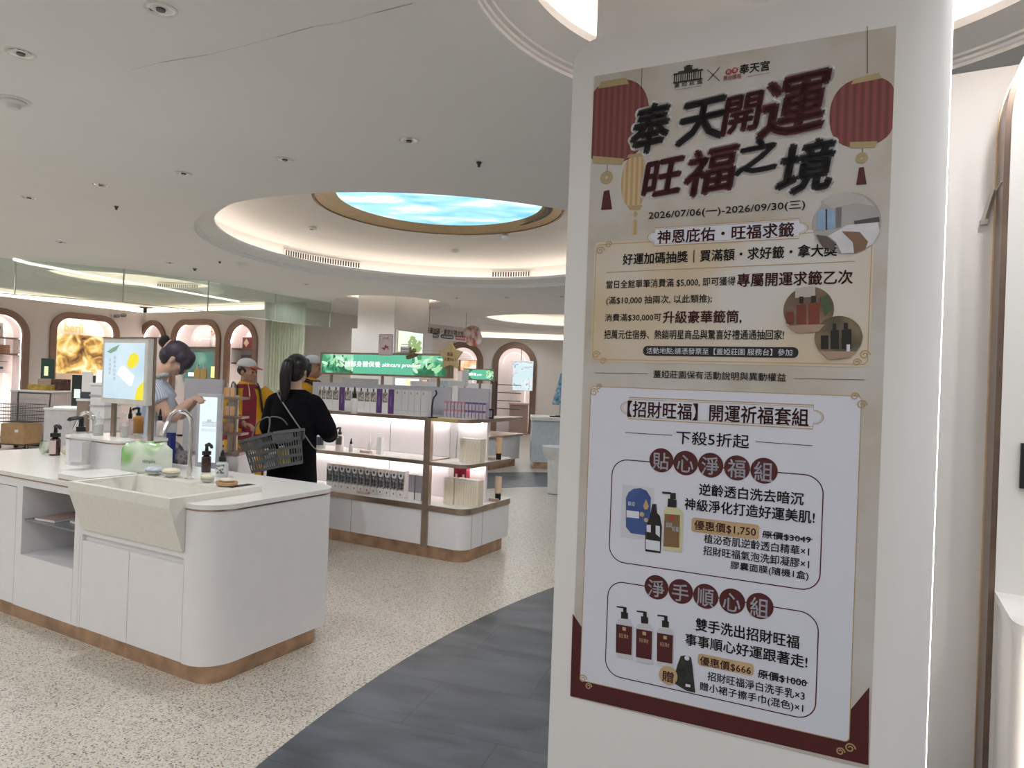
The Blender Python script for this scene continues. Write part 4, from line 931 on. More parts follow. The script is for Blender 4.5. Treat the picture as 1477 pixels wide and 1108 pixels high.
hd = header('header_sign', 'long glowing green skincare sign on top of the nearest shelf', -2.02, -.47, 1.536, 1.757, .36, .46, SL(0, 0, 0), '臉部身體保養', 'skincare product', c1=(.21, .50), c2=(.515, .805))
# price flags and ornaments on the sign
def onSign(px, py): A, B, z = onB(px, py, SB_+.345); return SA-A, z
def flag(name, label, cat, x0, y0, x1, y1, mt, r=.0, fr=None):
    a, zt_ = onSign(x0, y0); b, zb_ = onSign(x1, y1); t = thing(name, label, cat, SL(0, 0, 0), RZ); m = MB(); T_ = Matrix(((1, 0, 0, 0), (0, 0, 1, 0), (0, 1, 0, 0), (0, 0, 0, 1)))
    m.prism(rrect(a, b, zb_, zt_, r, 4), .343, .349, M=T_); m.build('board', mt, t)
    if fr:
        m = MB(); m.tess([rrect(a+.004, b-.004, zb_+.004, zt_-.004, r*.8, 4), rrect(a+.007, b-.007, zb_+.007, zt_-.007, r*.7, 4)], fn=lambda x, y: (x, .3425, y)); m.build('border_line', fr, t)
    return t, a, b, zb_, zt_
REDL = mat('dull_red_print', (.42, .06, .08), .5); PINKC = mat('pale_pink_card', (.68, .60, .62), .5)
t, a, b, z0, z1 = flag('offer_card', 'pink card with red ribbon drawing clipped on the green sign', 'card', 547, 482, 566, 513, PINKC, .012, REDL)
m = MB()
for k, (u, v, du, dv) in enumerate(((.3, .34, .2, .05), (.5, .42, .1, .16), (.62, .38, .16, .10), (.42, .30, .12, .12), (.7, .30, .12, .05))):
    x, z = a+(b-a)*u, z0+(z1-z0)*v; m.tess([[(x-(b-a)*du*.8, z), (x, z-(z1-z0)*dv*.6), (x+(b-a)*du*.8, z+.004), (x+.003, z+(z1-z0)*dv*.6)]], fn=lambda p, q_: (p, .342, q_))
m.build('ribbon_drawing', REDL, t)
m = MB(); text_in(m, '好禮', a+(b-a)*.3, a+(b-a)*.7, z1-.05, z1-.03, 0, fn=lambda x, y: (x, .342, y)); m.build('lettering', REDL, t)
t, a, b, z0, z1 = flag('small_notice', 'small grey notice on the green sign, left of the wooden ornament', 'card', 578, 500, 591, 510, mat('grey_card', (.45, .42, .42), .6))
m = MB()
for k in range(3): m.box(a+.01, b-.01, .3415, .3425, z0+.02+.03*k, z0+.03+.03*k)
m.build('text_line', CARD, t)
x, z = onSign(594, 511)
t = thing('wood_ornament', 'little brown branch ornament with leaves sitting on the green sign', 'ornament', SL(x, .335, z), RZ)
m = MB(); m.box(-.05, .05, -.02, .02, -.035, -.005, M=Matrix.Rotation(-.3, 4, 'Y')); m.build('wood_block', mat('dark_wood', (.16, .08, .04), .6), t)
m = MB(); rn = random.Random(3)
for k in range(9): m.ell((rn.uniform(-.03, .06), rn.uniform(-.01, .01), rn.uniform(0, .05)), (.014, .006, .02), (0, rn.uniform(-1, 1), 0), 8, 6)
m.build('leaves', mat('dry_leaf', (.30, .27, .13), .7, var=.3), t, smooth=True)
x, z = onSign(651, 514)
t = thing('star_badge', 'gold star badge with red lettering at the right end of the green sign', 'badge', SL(x, .335, z), RZ)
T_ = Matrix(((1, 0, 0, 0), (0, 0, 1, 0), (0, 1, 0, 0), (0, 0, 0, 1)))
m = MB(); m.prism([((.135 if i % 2 == 0 else .078)*math.sin(PI*i/5), (.135 if i % 2 == 0 else .078)*math.cos(PI*i/5)) for i in range(10)], -.012, .006, M=T_); m.build('star', mat('gold_star', (.62, .48, .25), .35, .4), t)
m = MB(); text_in(m, '新品', -.03, .03, .0, .035, .02, fn=lambda x, y: (x, -.0128, y)); text_in(m, '人氣No.1', -.06, .06, -.045, -.01, .02, fn=lambda x, y: (x, -.0128, y)); m.build('lettering', mat('brown_red_print', (.28, .06, .03), .5), t)

# boxes in rows --------------------------------------------------------------------
def carton(name, label, group, loc, w_, d, h, mt, front=None, mb2=None, cat='box', rz=RZ, fn=None):
    t = thing(name, label, cat, loc, rz, group); m = MB(); m.box(0, w_, 0, d, 0, h, .0012); b = m.build('carton', mt, t)
    if front:
        for nm, mt2, x0, x1, z0, z1 in front:
            m = MB(); m.poly([(w_*x0, -.0006, h*z0), (w_*x1, -.0006, h*z0), (w_*x1, -.0006, h*z1), (w_*x0, -.0006, h*z1)]); m.build(nm, mt2, t)
    return t
FLOW = ramp_mat('cotton_flower_print', ((.40, (.10, .09, .07)), (.5, (.34, .30, .24)), (.62, (.62, .60, .56))), 45, 4)
DKP = mat('dark_print', (.06, .06, .09), .5)
y0 = .06
def xs(px, py=580): A, B, z = onB(px, py, SB_+y0); return SA-A
edges = [459, 463.5, 470, 479.5, 489, 497, 506.5, 516, 525.5, 534, 543, 551, 560, 567.5]
kinds = 'fffppffffffpfp'
kinds = 'ffffpffffFpfp'
gF, gP, gW = 'flower-print cartons on the top ledge', 'purple cartons among the flower-print ones', 'plain pale cartons at the right of the top ledge'
PALEC = mat('pale_grey_carton', (.60, .60, .60), .5, var=.02)
for i, k in enumerate(kinds):
    a, b = xs(edges[i]), xs(edges[i+1]); loc = SL(a, y0, 1.2002)
    if k in 'fF': carton('flower_carton', 'white carton with cotton flower print under the green sign', gF, loc, b-a-.003, .07, .218, CARD, [('flower_print', FLOW, .06, .94, .45, .86), ('dark_tab', DKP, .38, .62, .86, .99)])
    else: carton('purple_carton', 'narrow purple carton, %s in the row under the green sign' % {4: 'leftmost of the three purple ones', 10: 'middle one of the three', 12: 'beside the plain pale cartons'}[i], None, loc, b-a-.003, .07, .218, PURPLE, [('spine_lettering', mat('dull_violet_print', (.25, .16, .34), .5), .4, .6, .3, .7)])
pe = [568, 580, 589, 598, 607, 616]
for i in range(5):
    a, b = xs(pe[i]), xs(pe[i+1]); carton('pale_carton', 'plain pale carton between the last purple carton and the copper post', gW, SL(a, y0, 1.2002), b-a-.003, .07, .218, PALEC, [('grey_tab', mat('grey_print', (.3, .3, .28), .5), .3, .5, .84, .93), ('bottom_line', MATS['grey_print'], .05, .95, .16, .17)])
def sbot(label, px, pyb, z, pyt, wpx, style, body, **k): return bot(label, px, pyb, z, pyt, wpx, style, body, **k)
SZ1, SZ2, SZ3 = .4552, .8222, 1.2003
sbot('white tester bottle with black cap in front of the flower cartons', 510.5, 596.5, SZ3, 558, 9.5, 'dropper', CARD, name='tester_bottle')
sbot('white pump bottle with grey label on the middle shelf behind the woman in black', 489.5, 650, SZ2, 616.5, 11.5, 'pump', mat('cream_bottle', (.80, .72, .66), .35), lab=mat('dark_grey_label', (.12, .12, .12), .5), labz=(.38, .82), name='lotion_pump_bottle')
sbot('tiny dropper bottle with pointed black cap on the middle shelf', 506, 652, SZ2, 632, 6, 'dropper', CARD)
sbot('white cream tube pair left of the grey carton on the middle shelf', 533, 651, SZ2, 628, 6, 'dropper', CARD, cap=CARD, name='slim_bottle')
a, b = xs(537, 640), xs(543.5, 640); carton('slim_carton', 'slim white carton standing alone on the middle shelf', None, SL(a, .12, SZ2), b-a, .035, .155, CARD)
sbot('clear glass bottle on the middle shelf by the hand of the woman in black', 463, 647, SZ2, 612, 13, 'pump', CLEARB, lab=DKP)
def tagcard(label, px, py, z, wpx, mt=None, group='price tags on the shelves'):
    p = WZ(px, py, z); w_ = wpx*p.y/F; t = thing('price_tag', label, 'price tag', p, RZ); m = MB()
    m.prism([(-.004, 0), (.045, 0), (.03, .022), (.0, .022)], -w_/2, w_/2, M=Matrix(((0, 0, 1, 0), (1, 0, 0, 0), (0, 1, 0, 0), (0, 0, 0, 1)))); m.build('holder', mat('tag_holder', (.50, .36, .30), .4), t)
    m = MB(); m.poly([(-w_/2+.004, .0, .0225), (w_/2-.004, .0, .0225), (w_/2-.004, .03, .0225), (-w_/2+.004, .03, .0225)]); m.build('paper', mat('tag_paper', (.75, .66, .60), .6), t)
tagcard('price tag on the middle shelf below the slim white carton', 526, 653.5, SZ2, 18)
tagcard('price tag on the base ledge in front of the black and white cartons', 522, 712.5, SZ1, 19)
tagcard('price tag on the middle end shelf beside the peach tube', 705, 663.5, SZ2, 15)
tagcard('price tag on the base ledge beside the lower peach tube', 711, 723, SZ1, 14)
# lower row: black and white cartons
g3 = 'black and white cartons on the base ledge'
BWP = ramp_mat('bottle_photo_print', ((.42, (.03, .03, .035)), (.55, (.16, .16, .17)), (.66, (.55, .55, .56))), 38, 3)
y0 = .10
e0, e1, n_ = xs(471, 690), xs(583, 700), 12
for i in range(n_):
    a = e0+(e1-e0)*i/n_; w_ = (e1-e0)/n_-.004
    t = carton('bottle_carton', 'black and white printed carton with white scallop, in the row on the base ledge', g3, SL(a, y0, SZ1), w_, .075, .235, mat('white_carton', (.80, .76, .74), .5), [('black_print', BWP, 0, 1, .27, .86), ('foot_dot', mat('brown_dot', (.30, .17, .10), .5), .42, .58, .09, .16)])
    m = MB(); P = [(w_*.12, .235), (w_*.12, .235*.80)] + [(w_*.5-w_*.38*math.cos(PI*j/8), .235*.80-.235*.10*math.sin(PI*j/8)) for j in range(1, 8)] + [(w_*.88, .235*.80), (w_*.88, .235)]
    m.tess([P], fn=lambda x, z: (x, -.0012, z)); m.build('white_scallop', CARD, t)
    m = MB(); m.tess([[(w_*.5-w_*.16*math.cos(PI*2*j/12), .235*.84+w_*.18*math.sin(PI*2*j/12)) for j in range(12)]], fn=lambda x, z: (x, -.0016, z)); m.build('scallop_spot', DKP, t)
for i in range(2):
    a, b = xs(589+10*i, 700), xs(598+10*i, 700); carton('grey_carton', 'grey carton at the right end of the black and white row', 'grey cartons beside the copper post', SL(a, y0, SZ1), b-a-.003, .075, .22, mat('grey_lilac_carton', (.36, .34, .38), .5), [('pale_foot', CARD, 0, 1, 0, .3)])
sbot('clear tester bottle with black pump in front of the black and white cartons', 491, 701, SZ1, 669, 13, 'pump', mat('tester_glass', (.6, .6, .62), .15, trans=.4), lab=DKP, name='tester_pump_bottle')
# right-hand end: beige cartons, tubes and small coloured cartons
y0 = .19
LINEP = mat('beige_lines', (.62, .52, .36), .5)
def beige(n_, pxa, pxb, py, z, h, group, label, y):
    global y0
    y0 = y; e0, e1 = xs(pxa, py), xs(pxb, py)
    for i in range(n_):
        a = e0+(e1-e0)*i/n_; carton('beige_carton', label, group, SL(a, y, z), (e1-e0)/n_-.002, .09, h, BEIGECARD, [('line_drawing', LINEP, .46, .56, .2, .8), ('top_band', CARD, .0, 1, .90, .98)])
beige(6, 663, 693, 645, SZ2, .205, 'beige cartons on the upper end shelf', 'beige carton in the row of six on the upper end shelf', .16)
beige(3, 640, 653.5, 705, SZ1, .225, 'left stack of beige cartons on the base ledge', 'beige carton in the left group of three on the base ledge', .12)
beige(5, 655.5, 690, 705, SZ1, .225, 'right stack of beige cartons on the base ledge', 'beige carton in the right group of five on the base ledge', .14)
y0 = .30
for i, px in enumerate((654.5, 664.5)):
    a, b = xs(px, 680), xs(px+8.5, 680); carton('red_carton', 'red carton standing behind the beige cartons', 'red cartons behind the beige ones', SL(a, .30, SZ1), b-a-.002, .06, .30, mat('dull_red_carton', (.40, .03, .07), .5), [('white_mark', CARD, .3, .7, .6, .8)])
TUBE = mat('peach_tube', (.86, .60, .36), .35, var=.05)
sbot('peach tube with black cap on the upper end shelf', 719, 663, SZ2, 631, 9, 'tube', TUBE)
sbot('peach tube with black cap standing lower on the base ledge', 718, 721, SZ1, 687, 10, 'tube', mat('pale_peach_tube', (.84, .66, .48), .35))
PK, PU = mat('pink_lid', (.60, .22, .26), .5), mat('violet_lid', (.12, .07, .26), .5)
LIL = mat('lilac_sides', (.48, .42, .48), .5, var=.15, scale=60)
for row in range(2):
    for i in range(12):
        A0, B0, _ = onB(640+(i*5.1), 600, SB_+.12); x = SA-A0
        carton('small_carton', 'small %s-topped carton in the double row on the top end ledge' % ('pink' if i < 6 else 'violet'), 'small %s cartons on the end ledge' % ('pink' if i < 6 else 'violet'), SL(x, .12+.10*0, 1.2003+.070*row), .027, .055, .0685, LIL, [('lid_band', PK if i < 6 else PU, 0, 1, .78, 1)])
for i, px in enumerate((706, 692)):
    p = WZ(px, 604, SZ3); t = thing('framed_card', ['black framed card at the right edge of the top end ledge', 'grey framed card in front of the small cartons'][i], 'card', p, RZ)
    m = MB(); m.box(-.035, .035, 0, .012, 0, .085); m.build('frame', [BLACK, mat('grey_frame', (.25, .23, .23), .5)][i], t); m = MB(); m.poly([(-.026, -.0006, .012), (.026, -.0006, .012), (.026, -.0006, .07), (-.026, -.0006, .07)]); m.build('paper', mat('grey_paper', (.35, .36, .40), .6), t)
p = WZ(624, 603, SZ3); t = thing('black_ring_stand', 'black looped tester stand by the copper post on the top ledge', 'stand', p, RZ)
m = MB(); m.tube(spline([(-.01, 0, .0), (-.01, 0, .08), (.0, 0, .16), (.03, 0, .20), (.02, 0, .23)]), .007, 8); m.build('loop', BLACK, t, smooth=True); m = MB(); m.box(-.03, .03, -.02, .03, 0, .008); m.build('base', BLACK, t)
# ------------------------------------------------------------------ ceiling fixtures
def downlight(px, py, label, d=.045, group=None, adj=True):
    p = WZ(px, py, CEIL); t = thing('downlight', label, 'downlight', p, 0, group)
    m = MB(); m.lathe([(d, -.001), (d*1.22, -.004), (d*1.25, -.001), (d*1.25, .001), (d, .001)], n=24, cap=False); m.build('trim_ring', CARD, t, smooth='auto')
    m = MB(); m.lathe([(d, -.0012), (d*.8, .0), (d*.5, .001)], n=24, cap=False); m.build('reflector', CHROME, t, smooth='auto')
    m = MB(); m.lathe([(d*.36, -.001), (d*.34, -.008), (.001, -.009)], n=20, cap=False); m.build('lamp', mat('dark_lamp_lens', (.10, .10, .10), .2), t, smooth='auto')
DL = [(232, 13, 'largest round downlight at the top edge of the ceiling'), (30, 77, 'big round downlight in the upper left corner'), (590, 203, 'round downlight nearest the poster column, above the sky coffer'), (411, 230, 'round downlight in the middle of the ceiling row, left of the coffer'),
      (265, 250, 'third downlight of the row, counted from the poster column'), (146, 267, 'fourth downlight of the row, counted from the poster column'), (42, 285, 'leftmost downlight of the ceiling row'), (88, 349, 'small downlight just above the glass screen'), (245, 379, 'small downlight near the ring of the coffer, above the glass screen'), (442, 410, 'small downlight beyond the coffer, above the green curtain'), (659, 430, 'small downlight beyond the coffer, right of the square column'), (730, 429, 'second small downlight right of the square column'), (810, 428, 'small downlight at the edge of the poster board')]
for i, (x, y, l) in enumerate(DL): downlight(x, y, l, .056 if i < 7 else .05, 'ceiling downlights')
def nub(name, label, cat, px, py, r, h, mt, mt2=None):
    p = WZ(px, py, CEIL-.001); t = thing(name, label, cat, p); m = MB(); m.lathe([(r, 0), (r, -h*.3), (r*.6, -h*.5), (r*.5, -h), (.001, -h)], n=22, cap=False); m.build('housing', mt, t, smooth='auto')
    m = MB(); m.lathe([(r*1.4, 0), (r*1.4, -.003), (r*1.0, -.005)], n=22, cap=False); m.build('plate', CARD, t, smooth='auto')
nub('smoke_detector', 'white smoke detector at the left edge of the ceiling', 'detector', 20, 145, .065, .05, CARD)
nub('smoke_detector', 'far white smoke detector between coffer and glass screen', 'detector', 349, 380, .07, .04, CARD)
nub('sprinkler', 'little dark sprinkler head right of the middle of the ceiling', 'sprinkler', 691, 233, .02, .04, mat('dark_metal', (.1, .1, .1), .3, .8))
nub('sprinkler', 'little dark sprinkler head at the left of the ceiling', 'sprinkler', 168, 297, .02, .04, MATS['dark_metal'])
nub('sprinkler', 'dark round sprinkler near the glass screen', 'sprinkler', 281, 387, .03, .04, MATS['dark_metal'])
nub('sprinkler', 'faint sprinkler left of the coffer ring', 'sprinkler', 317, 377, .02, .03, MATS['dark_metal'])
def in_dome(px, py):
    d = ray(px, py); c = Vector((0, 0, CAMH)); t = 4.
    while t < 14:
        p = c+d*t; r = math.hypot(p.x+.985, p.y-8.63)
        if p.z > CEIL and r > 1.5 and p.z > CEIL+.52+(2.21-r)/.67*.095: return p
        t += .02
    return c+d*9
for px, py, l in ((450, 328, 'downlight on the left slope of the glowing dome'), (657, 361, 'downlight on the far slope of the glowing dome')):
    p = in_dome(px, py); t = thing('downlight', l, 'downlight', p-Vector((0, 0, .02)), 0, 'dome downlights'); m = MB(); m.lathe([(.035, -.012), (.06, -.014), (.065, .01), (.035, .012)], n=22, cap=False); m.build('trim_ring', CARD, t, smooth='auto'); m = MB(); m.lathe([(.036, -.004), (.001, .004)], n=20, cap=False); m.build('reflector', CHROME, t)
p = in_dome(729, 338); t = thing('smoke_detector', 'small detector hanging at the edge of the gold ring', 'detector', p-Vector((0, 0, .03))); m = MB(); m.lathe([(.03, .02), (.06, .0), (.06, -.02), (.04, -.045), (.001, -.05)], n=20); m.build('housing', CARD, t, smooth='auto')
# ------------------------------------------------------------------ goods in the left niches
def box_at(name, label, cat, px0, py0, px1, py1, Y, d, mt, group=None, front=None, pole=0):
    """a box whose front, at distance Y, fills the given picture rectangle"""
    a, b = WY(px0, py1, Y), WY(px1, py1, Y); c = WY(px0, py0, Y); h = c.z-a.z
    t = thing(name, label, cat, a, math.atan2(0, 1), group); m = MB(); m.box(0, b.x-a.x, 0, d, 0, h, min(.004, h*.05)); m.build('case', mt, t)
    if pole: m = MB(); k_ = (b.x-a.x)*.5; m.box(k_-.012, k_+.012, d*.3, d*.7, pole-a.z, -.0005); m.build('stand_pole', CHROME, t)
    if front:
        for nm, mt2, u0, u1, v0, v1 in front:
            m = MB(); w_ = b.x-a.x; m.poly([(w_*u0, -.003, h*v0), (w_*u1, -.003, h*v0), (w_*u1, -.003, h*v1), (w_*u0, -.003, h*v1)]); m.build(nm, mt2, t)
    return t
def wall_item(M, u0, u1, v0, v1, y, d, name, label, cat, mt, front=None, group=None):
    t = thing(name, label, cat, M.translation, M.to_euler().z, group); m = MB(); m.box(u0, u1, y, y+d, v0, v1); m.build('case', mt, t)
    for nm, mt2, a, b, c, e in front or ():
        m = MB(); W, H_ = u1-u0, v1-v0; m.poly([(u0+W*a, y-.003, v0+H_*c), (u0+W*b, y-.003, v0+H_*c), (u0+W*b, y-.003, v0+H_*e), (u0+W*a, y-.003, v0+H_*e)]); m.build(nm, mt2, t)
    return t
def px_rect(f, x0, y0, x1, y1): a = f(x0, y1); b = f(x1, y0); return a[0], b[0], a[1], b[1]
def nshelf(M, f, arc, py, pxr, label):
    z = f(pxr, py)[1]; t = (nA+nB)[[id(x) for x in arA+arB].index(id(arc))]; m = MB(); m.box(arc[0]+.004, arc[1]-.004, .08, .41, z-.03, z); m.build('shelf_board', BRONZED, t); return z
FIRE = ramp_mat('flame_picture', ((.32, (.07, .035, .015)), (.43, (.42, .20, .05)), (.53, (.92, .58, .14)), (.63, (1, .93, .62))), 2.8, 9, .85, distortion=1.4, seed=1.2)
u = px_rect(sA, 75, 487, 164, 538); wall_item(MA, arA[1][0]+.06, arA[1][1]-.06, u[2], u[3], .06, .05, 'flame_screen', 'bright golden flame picture screen inside the arch on the left', 'screen', FIRE)
u = px_rect(sA, 104, 464, 131, 476); m = MB(); m.T = MA; text_in(m, 'berji', u[0], u[1], u[2]-.10, u[3]-.06, .03, fn=lambda x, y: (x, .30, y)); o = m.build('wall_lettering', mat('gold_letters', (.75, .55, .25), .4, .3, emit=(1, .75, .35), estr=.25)); tag(o, 'small gold lettering over the flame picture', 'lettering')
z = nshelf(MA, sA, arA[0], 487, 20, 'upper dark shelf in the far left niche')
u = px_rect(sA, -6, 466, 9, 486); wall_item(MA, u[0], u[1], z+.002, u[3], .12, .05, 'picture_box', 'small framed picture on the upper shelf of the far left niche', 'picture', mat('pale_stone_frame', (.45, .42, .36), .6), [('teal_picture', ramp_mat('teal_swirl', ((.4, (.06, .14, .15)), (.6, (.55, .58, .50))), 6), .12, .75, .15, .8)])
z = nshelf(MA, sA, arA[0], 510, 20, 'middle dark shelf in the far left niche')
u = px_rect(sA, -8, 498, 19, 510); wall_item(MA, u[0], u[1], z+.002, u[3], .12, .2, 'wooden_box', 'flat brown box on the middle shelf of the far left niche', 'box', mat('warm_brown_box', (.30, .17, .09), .6))
u = px_rect(sA, -10, 513, 25, 538); wall_item(MA, u[0], u[1], u[2], u[3], .20, .12, 'product_box', 'large pale printed box below the shelves of the far left niche', 'box', mat('pale_pinkish_box', (.55, .47, .46), .6), [('dark_drawing', DKP, .45, .62, .22, .36), ('line', DKP, .4, .8, .62, .65)])
z = nshelf(MBk, sB, arB[1], 500, 290, 'dark shelf under the flower vase in the wide lit arch')
x, _ = sB(295, 499); t = thing('vase', 'white vase with dried flowers in the wide lit arch', 'vase', MBk @ Vector((x, .2, z+.001)), RZ)
m = MB(); m.lathe([(.04, 0), (.055, .06), (.05, .17), (.035, .24), (.045, .26)], n=16); m.build('vase_body', CARD, t, smooth='auto')
m = MB(); rn = random.Random(5)
for k in range(11):
    e = (rn.uniform(-.13, .15), rn.uniform(-.05, .05), .38+rn.uniform(-.03, .10)); m.tube([(0, 0, .25), (e[0]*.5, e[1]*.5, .33), e], .004, 5); m.ell(e, (.026, .02, .026), nu=8, nv=6)
m.build('dried_flowers', ramp_mat('dried_flower', ((.4, (.40, .25, .15)), (.6, (.72, .60, .50))), 30), t, smooth=True)
u = px_rect(sB, 262, 508, 313, 545); wall_item(MBk, arB[1][0]+.05, arB[1][1]-.05, u[2]-.1, u[3], .25, .05, 'perfume_screen', 'dark green perfume picture screen in the wide lit arch', 'screen', ramp_mat('dark_green_glow', ((.35, (.13, .09, .09)), (.6, (.06, .22, .18)), (.8, (.30, .50, .35))), 1.3, 2, .8, seed=3.3), [('perfume_picture', glow('yellow_green_glow', (.75, .85, .30), 1.0), .66, .80, .18, .55), ('white_words', glow('white_letter_glow', (1, 1, 1), 1.3), .10, .42, .2, .32)])
z = nshelf(MBk, sB, arB[2], 502, 348, 'upper dark shelf in the narrow arch by the curtain')
u = px_rect(sB, 342, 486, 357, 501); wall_item(MBk, u[0], u[1], z+.002, u[3], .14, .08, 'red_gift_box', 'dark red box with a pale diamond emblem in the narrow arch by the curtain', 'box', mat('dark_red_box', (.17, .025, .03), .5))
m = MB(); xc, zc, d_ = u[0]+(u[1]-u[0])*.4, (z+u[3])/2, (u[1]-u[0])*.27; m.T = MBk; m.tess([[(xc-d_, zc), (xc, zc-d_*1.1), (xc+d_, zc), (xc, zc+d_*1.1)]], fn=lambda a, b: (a, .137, b)); o = m.build('emblem', mat('gold_emblem', (.7, .55, .35), .5)); [c for c in bpy.data.objects if c.name == 'red_gift_box'][0]; rb = bpy.data.objects['red_gift_box']; o.parent = rb; o.matrix_parent_inverse = (Matrix.Translation(rb.location) @ Matrix.Rotation(rb.rotation_euler.z, 4, 'Z')).inverted()
z = nshelf(MBk, sB, arB[2], 523, 348, 'lower dark shelf in the narrow arch by the curtain')
u = px_rect(sB, 340, 512, 357, 523); wall_item(MBk, u[0], u[1], z+.002, u[3], .14, .08, 'dark_box', 'small dark box on the lower shelf of the narrow arch by the curtain', 'box', mat('charcoal_box', (.09, .07, .07), .5, var=.4, scale=20))
z = nshelf(MBk, sB, arB[0], 486, 220, 'dark shelf in the half hidden narrow arch')
x, _ = sB(228, 484); t = thing('gold_ornament', 'small gold flower ornament in the half hidden narrow arch', 'ornament', MBk @ Vector((x, .2, z+.001)), RZ); m = MB(); m.lathe([(.05, 0), (.05, .02), (.012, .03), (.012, .10)]); m.build('stand', mat('gold_stand', (.6, .38, .12), .35, .6), t, smooth='auto'); m = MB()
for k in range(7): m.ell((.05*math.cos(k*.9), .02*math.sin(k*.9), .14+.03*math.sin(k*1.7)), (.035, .02, .03), nu=10, nv=7)
m.build('petals', mat('amber_petal', (.75, .45, .12), .4), t, smooth=True)
for nm, f, M_, y0_, xx in (('security_camera', sA, MA, 456, 163), ('security_camera', sA, MA, 455, 172)):
    x, z = f(xx, y0_); t = thing(nm, 'small white wall camera, %s of the pair by the wall corner' % ('left' if xx == 163 else 'right'), 'camera', M_ @ Vector((x, -.02, z)), M_.to_euler().z); m = MB(); m.box(-.05, .05, -.04, .0195, -.05, .05, .01); m.build('mount', CARD, t); m = MB(); m.lathe([(.045, 0), (.045, .12), (.03, .13)], n=14); 
    for v in m.bm.verts: v.co = Vector((v.co.x+.02, -.045-v.co.z, v.co.y+.005))
    m.build('lens_barrel', mat('grey_camera', (.30, .30, .31), .4), t, smooth='auto')
# green curtain
p0 = WY(384, 540, 15.0); p1 = WY(437, 540, 14.4); d = (p1-p0); d.z = 0; Lc = d.length; d.normalize(); nrm = Vector((-d.y, d.x, 0)); rr = []
for z in (.05, CEIL-.02):
    a = []; N = 120
    for i in range(N+1): a.append(p0.xy.to_3d()+d*(Lc*i/N)+nrm*(.035*math.sin(i/N*2*PI*13)+.01*math.sin(i/N*2*PI*5))+Vector((0, 0, z)))
    rr.append(a+[q+nrm*.012 for q in a[::-1]])
m = MB(); m.rings(rr); o = m.build('curtain', mat('pale_green_fabric', (.60, .64, .50), .8, var=.04, bump=.1), smooth='auto'); tag(o, 'pale green pleated curtain hanging at the end of the arch wall', 'curtain')
# lightbox on the square column, banner beyond it
def colsign(px, py): A, B, z = onA(px, py, 8.40); return B, z
b0, zt_ = colsign(571, 475); b1, zb_ = colsign(607, 512); MC2 = frameM(AX*8.40, BX)
t = thing('plant_lightbox', 'bright lightbox with a green plant picture on the square column', 'sign', MC2.translation, MC2.to_euler().z)
m = MB(); m.box(b0, b1, -.05, -.001, zb_, zt_); m.build('case', mat('pale_sign_case'  , (.66, .65, .60)), t)
m = MB(); m.poly([(b0+.02, -.052, zb_+.02), (b1-.02, -.052, zb_+.02), (b1-.02, -.052, zt_-.02), (b0+.02, -.052, zt_-.02)]); s_ = m.build('lit_picture', ramp_mat('mint_yellow_glow', ((.3, (.62, .90, .90)), (.7, (.95, .97, .72))), .8, 1, .85), t)
m = MB(); rn = random.Random(8)
for k in range(16):
    cx_, cz = b0+(b1-b0)*(.55+rn.uniform(-.12, .3)), zb_+(zt_-zb_)*rn.uniform(.1, .72); w_ = .05+rn.random()*.06; m.tess([[(cx_-w_, cz), (cx_, cz-w_*.6), (cx_+w_, cz+w_*.4), (cx_, cz+w_*.9)]], fn=lambda a, b: (a, -.0535, b))
m.build('plant_picture', glow('plant_glow', (.30, .45, .18), .8), s_)
bp0 = WY(612, 482, 14.6); bp1 = WY(678, 493, 15.6); dd = (bp1-bp0); dd.z = 0; MB2 = frameM(bp0, dd); Lb = dd.length; za, zb2_ = WY(612, 466, 14.6).z, WY(612, 488, 14.6).z
t = thing('hanging_banner', 'pale pink banner with two rows of words hanging beyond the square column', 'banner', MB2.translation, MB2.to_euler().z)
m = MB(); m.box(0, Lb, 0, .02, zb2_, za); m.build('board', mat('pale_pink_board', (.66, .58, .57), .6), t)
m = MB(); text_in(m, '好運加碼・康家好禮大放送', Lb*.03, Lb*.92, za-.21, za-.08, .02, fn=lambda x, y: (x, -.003, y)); m.build('lettering', mat('brown_letters', (.16, .09, .08), .6), t)
for i, (u0, u1, c) in enumerate(((.02, .30, DKP), (.34, .62, DKP), (.66, .92, REDL))):
    m = MB(); m.tess([rrect(Lb*u0, Lb*u1, zb2_+.035, zb2_+.125, .04, 5)], fn=lambda x, y: (x, -.003, y)); q_ = m.build('word_pill', c, t); m = MB(); text_in(m, ('活動好禮送', '全館滿額禮', '限時優惠中')[i], Lb*(u0+.02), Lb*(u1-.02), zb2_+.055, zb2_+.105, .0, fn=lambda x, y: (x, -.0045, y)); m.build('lettering', CARD, q_)
m = MB(); c_ = Lb*1.06; m.tess([[(c_+.30*math.cos(2*PI*i/20)*(1+.1*math.sin(5*i)), (za+zb2_)/2+.24*math.sin(2*PI*i/20)) for i in range(20)]], fn=lambda x, y: (x, -.004, y)); m.build('round_picture', ramp_mat('red_white_blob', ((.38, (.35, .08, .06)), (.5, (.60, .42, .36)), (.62, (.62, .60, .60))), 5, 3), t)
for xx in (.1, .9): m = MB(); m.tube([(Lb*xx, .01, za), (Lb*xx, .01, CEIL)], .004, 5); m.build('wire', MATS['dark_metal'], t)
